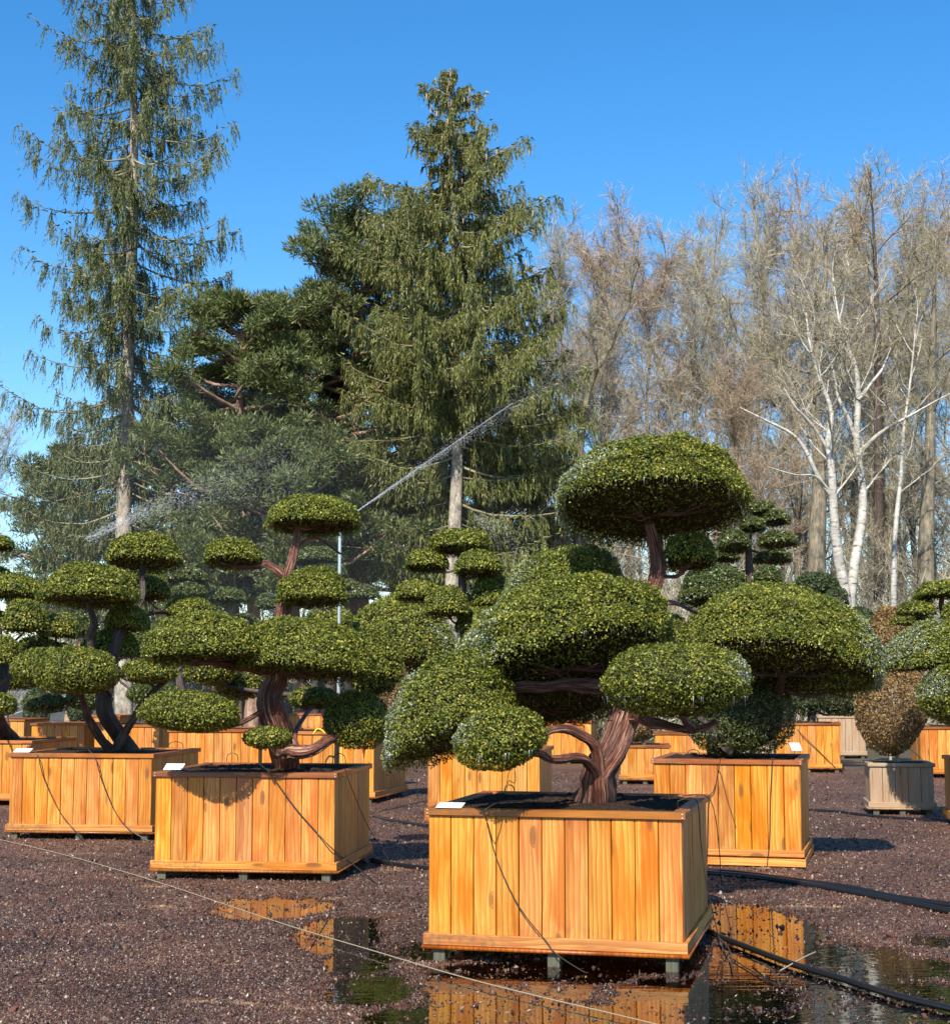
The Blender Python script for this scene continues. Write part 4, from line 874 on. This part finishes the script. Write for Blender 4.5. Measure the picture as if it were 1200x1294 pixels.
for pts, rad in [([(1084, 575, .2), (1103, 555, 0), (1125, 538, -.3), (1150, 525, -.5), (1185, 505, -.6), (1215, 490, -.6)], [.075, .06, .045, .035, .02, .01]),
                 ([(1053, 630, -.4), (1035, 605, -.5), (1018, 570, -.6), (1000, 548, -.7), (965, 530, -.8), (935, 515, -.8)], [.07, .06, .05, .04, .03, .012]),
                 ([(1081, 555, .2), (1072, 530, .1), (1058, 500, 0), (1053, 470, 0), (1040, 430, .2)], [.07, .06, .045, .035, .012]),
                 ([(1050, 575, -.4), (1035, 550, -.4), (1018, 528, -.6), (1005, 515, -.7), (990, 490, -.8)], [.055, .045, .038, .03, .012]),
                 ([(1052, 625, -.4), (1030, 602, -.7), (1005, 600, -1), (970, 590, -1.2)], [.035, .028, .022, .01]),
                 ([(1084, 505, 0), (1100, 485, 0), (1115, 465, 0), (1125, 440, .2)], [.05, .04, .03, .012])]:
    mb = MB(); tube(mb, tp(pts), rad, 8, 18, .08, rg); link('branch', mb.mesh('branch', ['birch_bark'], True), root)
# thinner pale birch to the right and tan trunks showing in the thicket
for pts, rad, mat, lab in [
    ([(1128, 800, 3), (1129, 730, 3), (1132, 660, 3), (1138, 600, 3.2), (1142, 540, 3), (1150, 480, 3), (1158, 400, 3)], [.085, .08, .07, .06, .045, .03, .02], 'birch_bark', 'thin pale birch between the white birch and the right edge'),
    ([(1030, 800, 8), (1032, 700, 8), (1035, 600, 8), (1030, 500, 8), (1040, 380, 8), (1045, 300, 8)], [.33, .3, .26, .2, .12, .05], 'grey_bark', 'thick tan trunk left of the white birch stems'),
    ([(1168, 800, 7), (1170, 700, 7), (1175, 560, 7), (1178, 430, 7), (1182, 300, 7)], [.3, .28, .24, .18, .1], 'grey_bark', 'thick tan trunk near the right edge behind the thin birch'),
    ([(945, 800, 9), (944, 700, 9), (935, 600, 9), (925, 500, 9), (930, 400, 9)], [.22, .2, .17, .12, .06], 'grey_bark', 'slim tan trunk behind the top dome pad, right side'),
    ([(1112, 800, 10), (1110, 600, 10), (1108, 400, 10), (1102, 260, 10)], [.22, .2, .15, .06], 'dark_bark', 'straight dark trunk just right of the white birch'),
    ([(447, 820, 9), (440, 700, 9), (430, 620, 9), (426, 560, 9)], [.30, .27, .22, .14], 'pine_bark', 'bare orange-tan pine trunk beside the sprinkler pole'),
    ([(500, 820, 9), (502, 680, 9), (505, 560, 9)], [.24, .2, .16], 'dark_bark', 'dark trunk under the pointed spruce, left of its trunk'),
    ([(298, 820, 8), (294, 680, 8), (300, 560, 8)], [.24, .2, .16], 'pine_bark', 'shaded pine trunk behind the small left pad of the red-trunked bonsai'),
    ([(735, 820, 8), (730, 640, 8), (742, 500, 8), (775, 430, 8), (800, 370, 8)], [.17, .15, .11, .07, .015], 'grey_bark', 'crooked tan trunk curving right beside the shaggy spruce')]:
    b0 = gnd(pts[0][0], gy(YB + pts[0][2])); P = np.vstack([[(0, 0, 0)], np.array([at(x, y, YB + dy) for x, y, dy in pts[1:]]) - b0])
    r = thing('bare_tree' if 'birch' not in lab else 'birch_tree', lab, 'tree', tuple(b0)); 
    mt, mc = bare_meshes(int(pts[0][0]), P[-1][2], 'far_twig', mat, .5, .5, .1, stems=[P], r0=rad[0], n1=12, n2=7, n3=6, n4=6, clear=.4, L1=.22); link('trunk', mt, r)
    if 'pine' not in mat and 'under' not in lab: link('crown', mc, r)

# thicket at the wood's edge and the depth of the wood behind
def thicket(name, x0, x1, Y0, Y1, h0, h1, n, seed, mat, w=.016, kids=4):
    rg = np.random.default_rng(seed); mb = MB(); Y = rg.uniform(Y0, Y1, n); X = (rg.uniform(x0, x1, n) - 600) / F * Y; z = rg.random(n) ** 1.3 * (h0 + (h1 - h0) * (.5 + .5 * vn2(X * .05, Y * .05, seed)))
    s = np.stack([X, Y, z], 1); d = unit(np.stack([rg.normal(0, .55, n), rg.normal(0, .5, n), rg.uniform(.1, 1.1, n)], 1)); l = rg.uniform(.8, 2.6, n); e = s + d * l[:, None]
    ribbon(mb, s, e, w * 1.5, rg, 0, (s + e) / 2 + rg.normal(0, .12, (n, 3)) * l[:, None])
    f = rg.uniform(.1, 1, (n, kids, 1)); s2 = (s[:, None] * (1 - f) + e[:, None] * f).reshape(-1, 3); d2 = unit(np.repeat(d, kids, 0) * .6 + rg.normal(0, .5, s2.shape) + np.array((0, 0, .15))); l2 = np.repeat(l, kids) * rg.uniform(.3, .6, n * kids)
    ribbon(mb, s2, s2 + d2 * l2[:, None], w * .8, rg)
    return link(name, mb.mesh(name, [mat]), kind='stuff')
thicket('undergrowth', 660, 1260, 45, 53, 2.5, 5.2, 5500, 81, 'twig', .021)
thicket('undergrowth', 150, 690, 52, 60, 1.5, 4.0, 3500, 82, 'far_twig', .02)
thicket('distant_wood', 640, 1320, 72, 96, 9, 12, 5000, 83, 'far_twig', .045, 3)
thicket('distant_wood', -20, 640, 75, 98, 4, 6.5, 2500, 84, 'far_twig', .035, 3)
mb = MB(); rg = np.random.default_rng(85)
for i in range(90):
    Y = rg.uniform(62, 95); X = (rg.uniform(380 if i % 3 else 120, 1300) - 600) / F * Y; h = rg.uniform(9, 15) if X > 2 else rg.uniform(5, 8)
    tube(mb, [(X, Y, 0), (X + rg.normal(0, .3), Y, h * .5), (X + rg.normal(0, .8), Y, h)], [rg.uniform(.12, .3), .12, .04], 6, 8)
link('distant_trunks', mb.mesh('distant_trunks', ['grey_bark'], True), kind='stuff')

# ------------------------------------------------------------------ small things
def wire(label, name, pts, r=.004, mat='tube_plastic', cat='tube', seg=40, group=None, sides=6):
    P = np.array(pts, float); b0 = P[0].copy(); mb = MB(); tube(mb, P - b0, [r] * len(P), sides, seg)
    o = link(name, mb.mesh(name, [MAT and mat], True), None, tuple(b0)); return tag(o, label, cat, group)
def fr_px(bx, px, py, off=.03, v=-1.0):
    """point on a planter's front plane seen at the pixel, off metres proud"""
    n = -bx['d']; q = bx['pt'](0, v, 0) + n * off; d = ray(px, py); o = np.array((0, 0, CAM_H)); t = ((q - o) @ n) / (d @ n); return o + d * t
def sd_px(bx, px, py, off=.035):
    n = bx['w']; q = bx['pt'](1, 0, 0) + n * off; d = ray(px, py); o = np.array((0, 0, CAM_H)); t = ((q - o) @ n) / (d @ n); return o + d * t
A = BX['A']; B = BX['B']; C_ = BX['C']; L_ = BX['L']
def tp_(bx, px, py, dz=.0):
    d = ray(px, py); z = bx['H'] + dz; return np.array((0, 0, CAM_H)) + d * ((z - CAM_H) / d[2])
# irrigation tubes
g1 = 'thin irrigation tubes led out of the planters'
wire('thin dark tube sagging across the front of the nearest planter', 'irrigation_tube', [tp_(A, 690, 1016, -.03), tp_(A, 640, 1012, .05), tp_(A, 612, 1024, .012), fr_px(A, 614, 1034, .038), fr_px(A, 627, 1085, .035), fr_px(A, 655, 1145, .035), fr_px(A, 690, 1190, .045), fr_px(A, 704, 1207, .075), gnd(735, 1228) + np.array((0, 0, .004)), gnd(742, 1230) + np.array((0, 0, .002))], .0035, group=g1)
wire('thin tube looping down the right side of the nearest planter', 'irrigation_tube', [tp_(A, 856, 1022, .0), tp_(A, 858, 1012, .06), tp_(A, 880, 1012, .03), sd_px(A, 885, 1060, .05), sd_px(A, 893, 1120, .08), gnd(912, 1200) + np.array((0, 0, .02)), gnd(930, 1215), gnd(985, 1248)], .0035, group=g1)
wire('second thin tube dropping from the back right corner of the nearest planter', 'irrigation_tube', [tp_(A, 862, 1006, .04), tp_(A, 892, 1006, .03), sd_px(A, 903, 1030, .06), sd_px(A, 909, 1080, .08), sd_px(A, 912, 1125, .07), gnd(925, 1190), gnd(915, 1212)], .003, group=g1)
wire('thin black tube running down to the right across the red-trunked bonsai planter', 'irrigation_tube', [tp_(B, 328, 966, .02), tp_(B, 338, 974, .02), fr_px(B, 346, 984, .03), fr_px(B, 372, 1020, .03), fr_px(B, 400, 1052, .032), fr_px(B, 421, 1074, .045), sd_px(B, 445, 1092, .06), gnd(480, 1120)], .005, group=g1)
wire('pale tube hanging down the right side of the red-trunked bonsai planter', 'irrigation_tube', [tp_(B, 436, 972, .04), sd_px(B, 440, 985, .04), sd_px(B, 458, 1030, .04), sd_px(B, 474, 1060, .06), gnd(500, 1100), gnd(518, 1120)], .004, group=g1)
wire('left one of two black wires hanging over the left planter front', 'irrigation_tube', [tp_(C_, 42, 948, .02), fr_px(C_, 48, 956, .035), fr_px(C_, 56, 985, .035), fr_px(C_, 75, 1025, .035), fr_px(C_, 92, 1047, .05), gnd(108, 1064)], .006, group=g1)
wire('right one of two black wires hanging over the left planter front', 'irrigation_tube', [tp_(C_, 112, 948, .02), fr_px(C_, 120, 958, .035), fr_px(C_, 130, 990, .035), fr_px(C_, 145, 1025, .035), fr_px(C_, 163, 1048, .05), gnd(190, 1064)], .006, group=g1)
wire('thin wire hanging down the plinth planter front, near its middle', 'irrigation_tube', [tp_(L_, 915, 958, .05), tp_(L_, 910, 960, .02), fr_px(L_, 908, 972, .03), fr_px(L_, 902, 998, .03), fr_px(L_, 895, 1015, .03), fr_px(L_, 893, 1090, .05)], .0045, group=g1)
wire('thin wire hanging straight down the plinth planter front, right part', 'irrigation_tube', [tp_(L_, 976, 958, .02), fr_px(L_, 975, 972, .03), fr_px(L_, 973, 1010, .03), fr_px(L_, 972, 1060, .03), fr_px(L_, 969, 1094, .05)], .0045, group=g1)
wire('black wire slanting across the plain far planter behind the brown shrub', 'irrigation_tube', [tp_(BX['N'], 1003, 912, .02), fr_px(BX['N'], 1010, 925, .03), fr_px(BX['N'], 1035, 950, .03), fr_px(BX['N'], 1055, 970, .04)], .007, group=g1)
wire('thin wire standing on the planter behind the front one', 'irrigation_tube', [tp_(BX['K'], 649, 938, -.02), fr_px(BX['K'], 646, 955, .03), fr_px(BX['K'], 641, 985, .03), fr_px(BX['K'], 638, 1000, .03)], .004, group=g1)
for bx, x0, x1, y0, hh, lab in [(A, 637, 650, 1004, .045, 'small black wire hoop in the soil at the back left of the nearest planter'), (B, 286, 301, 963, .06, 'small black wire hoop in the soil left of the red trunk'),
                                (B, 420, 437, 966, .07, 'wire hoop in the soil at the right of the red-trunked bonsai'), (C_, 212, 232, 947, .06, 'wire hoop at the right end of the left planter'),
                                (L_, 868, 884, 957, .05, 'wire hoop at the left of the plinth planter')]:
    p, q = tp_(bx, x0, y0, -.03), tp_(bx, x1, y0, -.03); m = (p + q) / 2
    wire(lab, 'wire_hoop', [p, p * .8 + m * .2 + (0, 0, hh * 1.1), m + (0, 0, hh * 1.5), q * .8 + m * .2 + (0, 0, hh * 1.1), q], .004, cat='wire hoop', seg=20)
# white cards on the rims
def card(label, bx, px, py, w=.17, h=.11, tilt=.5, rz=0):
    p = tp_(bx, px, py, .0); root = thing('label_card', label, 'card', (p[0], p[1], p[2] + .0), -bx['t'] + rz, 'white cards on the planter rims')
    bm = bmesh.new(); bmesh.ops.create_cube(bm, size=1)
    for v in bm.verts: v.co = Vector((v.co.x * w, v.co.y * h, v.co.z * .002)) + Vector((0, 0, .0015 + .02 * (v.co.x * .3) ** 2))
    me = bpy.data.meshes.new('card'); bm.to_mesh(me); bm.free(); me.materials.append(MAT['card']); o = link('card_face', me, root); o.rotation_euler = (tilt, 0, 0); o.location = (0, 0, math.sin(tilt) * h / 2 + .002)
    mb = MB(); tube(mb, [(0, h * .3, -.06), (0, h * .3, .03)], [.006, .006], 6); link('spike', mb.mesh('spike', ['card']), root)
card('white label card on the left front corner of the nearest planter', A, 569, 1021, .165, .11, .22)
card('white label card standing at the left front corner of the red-trunked bonsai planter', B, 220, 973, .17, .11, .45)
card('white label card at the left front corner of the planter crossed by two wires', C_, 29, 951, .19, .11, .35)
card('crumpled white card on the right rim of the plinth planter', L_, 1005, 949, .11, .12, .7, .4)
# red strap, yellow tag
p = fr_px(BX['F'], 459, 922, .05); mb = MB(); q = [(-.02, 0, 0), (.02, 0, .01), (.0, -.01, -.12), (.012, -.01, -.12), (-.004, -.012, -.33), (.004, -.012, -.33)]
tube(mb, [(0, 0, .02), (.01, -.01, -.1), (-.01, -.01, -.33)], [.022, .02, .007], 6, 10); tag(link('red_strap', mb.mesh('red_strap', ['red_strap'], True), None, tuple(p)), 'red plastic strap hanging down the front of a planter', 'strap')
p = tp_(BX['F'], 396, 924, .02); mb = MB(); tube(mb, [(0, 0, -.04), (.05, 0, .03), (.12, 0, .01), (.16, 0, -.03)], [.012] * 4, 6, 12); tag(link('yellow_tie', mb.mesh('yellow_tie', ['yellow_plastic'], True), None, tuple(p)), 'yellow plastic tie on the rim of the strap planter', 'tie')
p = at(721, 905, 33); mb = MB(); tube(mb, [(0, 0, -.28), (.03, 0, -.1), (.08, 0, .08)], [.03, .04, .015], 6, 10); tag(link('red_strap', mb.mesh('red_strap', ['red_strap'], True), None, tuple(p)), 'red strap tied above the far planter by the leaning front trunk', 'strap')
M_ = BX['M']; wire('bright green tie running from the brown shrub stem to the weathered planter rim', 'green_tie', [at(1139, 943, M_['c'][1]), at(1150, 947, M_['c'][1] - .1), tp_(M_, 1163, 958, .02), tp_(M_, 1166, 962, .01)], .007, 'green_tie', 'tie', 14)
# hoses on the ground
gh = 'black hoses lying on the gravel'
def ghose(label, pts, r, grp=gh):
    P = [gnd(x, y) + np.array((0, 0, dz + r * .9)) for x, y, dz in pts]; return wire(label, 'hose', P, r, 'black_rubber', 'hose', 70, grp, 10)
ghose('thick black hose running right from behind the nearest planter, upper one of the touching pair', [(885, 1103, 0), (940, 1108, 0), (1000, 1116, 0), (1070, 1127, .01), (1130, 1138, 0), (1215, 1150, 0)], .026)
ghose('thick black hose running right from behind the nearest planter, lower one of the touching pair', [(885, 1106, 0), (960, 1113, 0), (1040, 1125, 0), (1110, 1138, 0), (1215, 1159, 0)], .026)
ghose('black hose crossing the puddle at the lower right', [(880, 1170, .0), (905, 1185, 0), (950, 1203, .0), (1000, 1222, .0), (1060, 1240, .0), (1130, 1262, 0), (1230, 1286, 0)], .019)
ghose('black hose lying in the shade between the two front planters', [(470, 1090, 0), (500, 1096, 0), (540, 1101, 0)], .024)
ghose('black hose lying behind, between the planters left of the front one', [(472, 1033, 0), (500, 1040, 0), (545, 1047, 0)], .02)
ghose('thin far black hose passing in front of the weathered planter', [(1010, 1025, 0), (1060, 1028, 0), (1110, 1034, 0), (1210, 1041, 0)], .02)
wire('long pale cord lying across the gravel from the left edge to the bottom puddle', 'cord', [gnd(-20, 1059) + (0, 0, .02), gnd(80, 1083) + (0, 0, .022), gnd(190, 1115) + (0, 0, .02), gnd(280, 1145) + (0, 0, .02), gnd(370, 1175) + (0, 0, .018), gnd(470, 1205) + (0, 0, .018), gnd(580, 1238) + (0, 0, .018), gnd(680, 1263) + (0, 0, .015), gnd(770, 1283) + (0, 0, .01), gnd(860, 1305) + (0, 0, .01)], .0038, 'cord', 'cord', 60)
rg = np.random.default_rng(77); n = 420; Yd = 1 / np.sqrt(rg.uniform(1 / 20 ** 2, 1 / 7.5 ** 2, n)); Xd = rg.uniform(-.33, .33, n) * Yd; mb = MB()
leaves(mb, np.stack([Xd, Yd, np.maximum(ground_z(Xd, Yd), WL) + .012], 1), np.tile((0, 0, 1.0), (n, 1)), np.full(n, .028), .45, rg, (rg.random(n) < .3).astype(int), .35)
o = link('leaf_litter', mb.mesh('leaf_litter', ['brown_leaf', 'stake_wood']), kind='stuff')
# fallen twigs in the right puddle
for i, (a, b_, lab) in enumerate([((905, 1185), (925, 1228), 'thin dark stick lying in the puddle beside the hose'), ((950, 1215), (985, 1248), 'dark stick pointing away in the puddle reflection'), ((985, 1230), (1030, 1206), 'pale twig lying across the hose in the puddle')]):
    p, q = gnd(*a) + (0, 0, .012), gnd(*b_) + (0, 0, .012); wire(lab, 'fallen_stick', [p, (p + q) / 2 + (.03, 0, .02), q], .005, 'dark_bark' if i < 2 else 'stake_wood', 'stick', 12)

# sprinkler on its pole and the thrown water
YP = 19.5; pb = gnd(426, gy(YP)); ptop = at(427, 669, YP)
root = thing('sprinkler', 'tall thin silver pole carrying a sprinkler head, right of the red-trunked bonsai', 'sprinkler', tuple(pb)); hh = ptop[2]
mb = MB(); tube(mb, [(0, 0, 0), (0, 0, hh)], [.021, .019], 12); link('pole', mb.mesh('pole', ['metal_pole'], True), root)
mb = MB(); tube(mb, [(0, 0, hh), (0, 0, hh + .07)], [.035, .03], 12); tube(mb, [(0, 0, hh + .05), (.06, .1, hh + .12), (.11, .19, hh + .17)], [.026, .02, .014], 10, 8); link('nozzle', mb.mesh('nozzle', ['brass'], True), root)
mb = MB(); tube(mb, [(0, 0, 0), (0, 0, .5)], [.035, .03], 8); link('riser', mb.mesh('riser', ['metal_pole'], True), root)
mb = MB(); tube(mb, [(-.012, -.02, hh * .18), (-.012, -.02, hh * .30)], [.03, .03], 8); link('clamp', mb.mesh('clamp', ['black_rubber'], True), root)
def jet(label, P0, P1, P2, n, s0, s1, seed, stream=.35, size=.013):
    rg = np.random.default_rng(seed); t = rg.random(n) ** .85; c = (P0[None] * ((1 - t) ** 2)[:, None] + 2 * P1[None] * (t * (1 - t))[:, None] + P2[None] * (t ** 2)[:, None])
    tan = unit(2 * (P1 - P0)[None] * (1 - t)[:, None] + 2 * (P2 - P1)[None] * t[:, None]); sg = s0 + (s1 - s0) * t ** 1.6
    off = rg.normal(0, 1, (n, 3)) * sg[:, None]; off[:, 2] -= np.abs(rg.normal(0, 1, n)) * sg * 1.3; P = c + off; l = size * (1 + 3.5 * (1 - t) * rg.random(n))[:, None]; w = size * .42
    s = unit(np.cross(tan, rg.normal(0, 1, (n, 3)))) * w; u = np.cross(tan, unit(s)) * w
    V = np.stack([P - tan * l, P + s, P + u, P - s, P - u, P + tan * l], 1).reshape(-1, 3); o = (np.arange(n) * 6)[:, None]
    F_ = np.concatenate([o + np.array([[0, a, b_]]) for a, b_ in ((2, 1), (3, 2), (4, 3), (1, 4))] + [o + np.array([[5, a, b_]]) for a, b_ in ((1, 2), (2, 3), (3, 4), (4, 1))])
    mb = MB(); mb.add(V, F_)
    k = np.linspace(0, stream, 12); Q = P0 * ((1 - k) ** 2)[:, None] + 2 * P1 * (k * (1 - k))[:, None] + P2 * (k ** 2)[:, None]; tube(mb, Q, np.linspace(.006, .009, 12), 6)
    o = link('water_jet', mb.mesh('water_jet', ['water_drop']), kind='stuff'); o['label'] = label
j0 = ptop + np.array((.11, .19, .17))
jet('thin white jet of sprinkler water rising to the right over the cloud tree', j0, at(600, 540, 24), at(748, 442, 29), 4200, .003, .17, 91, .62, .008)
jet('faint water spray drifting up to the right behind the bonsai', at(110, 680, 30), at(230, 610, 32), at(400, 556, 34), 4200, .04, .42, 92, 0.02, .012)
jet('falling sprinkler spray left of the tall dome', at(600, 652, 31), at(640, 660, 31), at(700, 700, 31), 700, .05, .4, 93, 0.02, .010)

# fine mist hanging where the sprinklers throw, one closed body of thin air and water
m = bpy.data.materials.new('mist'); m.use_nodes = True; MAT['mist'] = m; nt = m.node_tree; nt.nodes.remove(nt.nodes['Principled BSDF'])
pv = N(nt, 'ShaderNodeVolumePrincipled'); pv.inputs['Color'].default_value = (.93, .96, 1, 1); pv.inputs['Density'].default_value = .0038; pv.inputs['Anisotropy'].default_value = .2
nt.links.new(pv.outputs[0], nt.nodes['Material Output'].inputs['Volume'])
for c, sz in (((-7.5, 33, 4.2), (9.5, 4.5, 4.2)),):
    bm = bmesh.new(); bmesh.ops.create_icosphere(bm, subdivisions=4, radius=1)
    for v in bm.verts: v.co = Vector((v.co.x * sz[0], v.co.y * sz[1], v.co.z * sz[2])) * (1 + .08 * math.sin(v.co.x * 5 + v.co.z * 3))
    me = bpy.data.meshes.new('water_mist'); bm.to_mesh(me); bm.free(); me.materials.append(m); o = link('water_mist', me, None, c, kind='stuff')
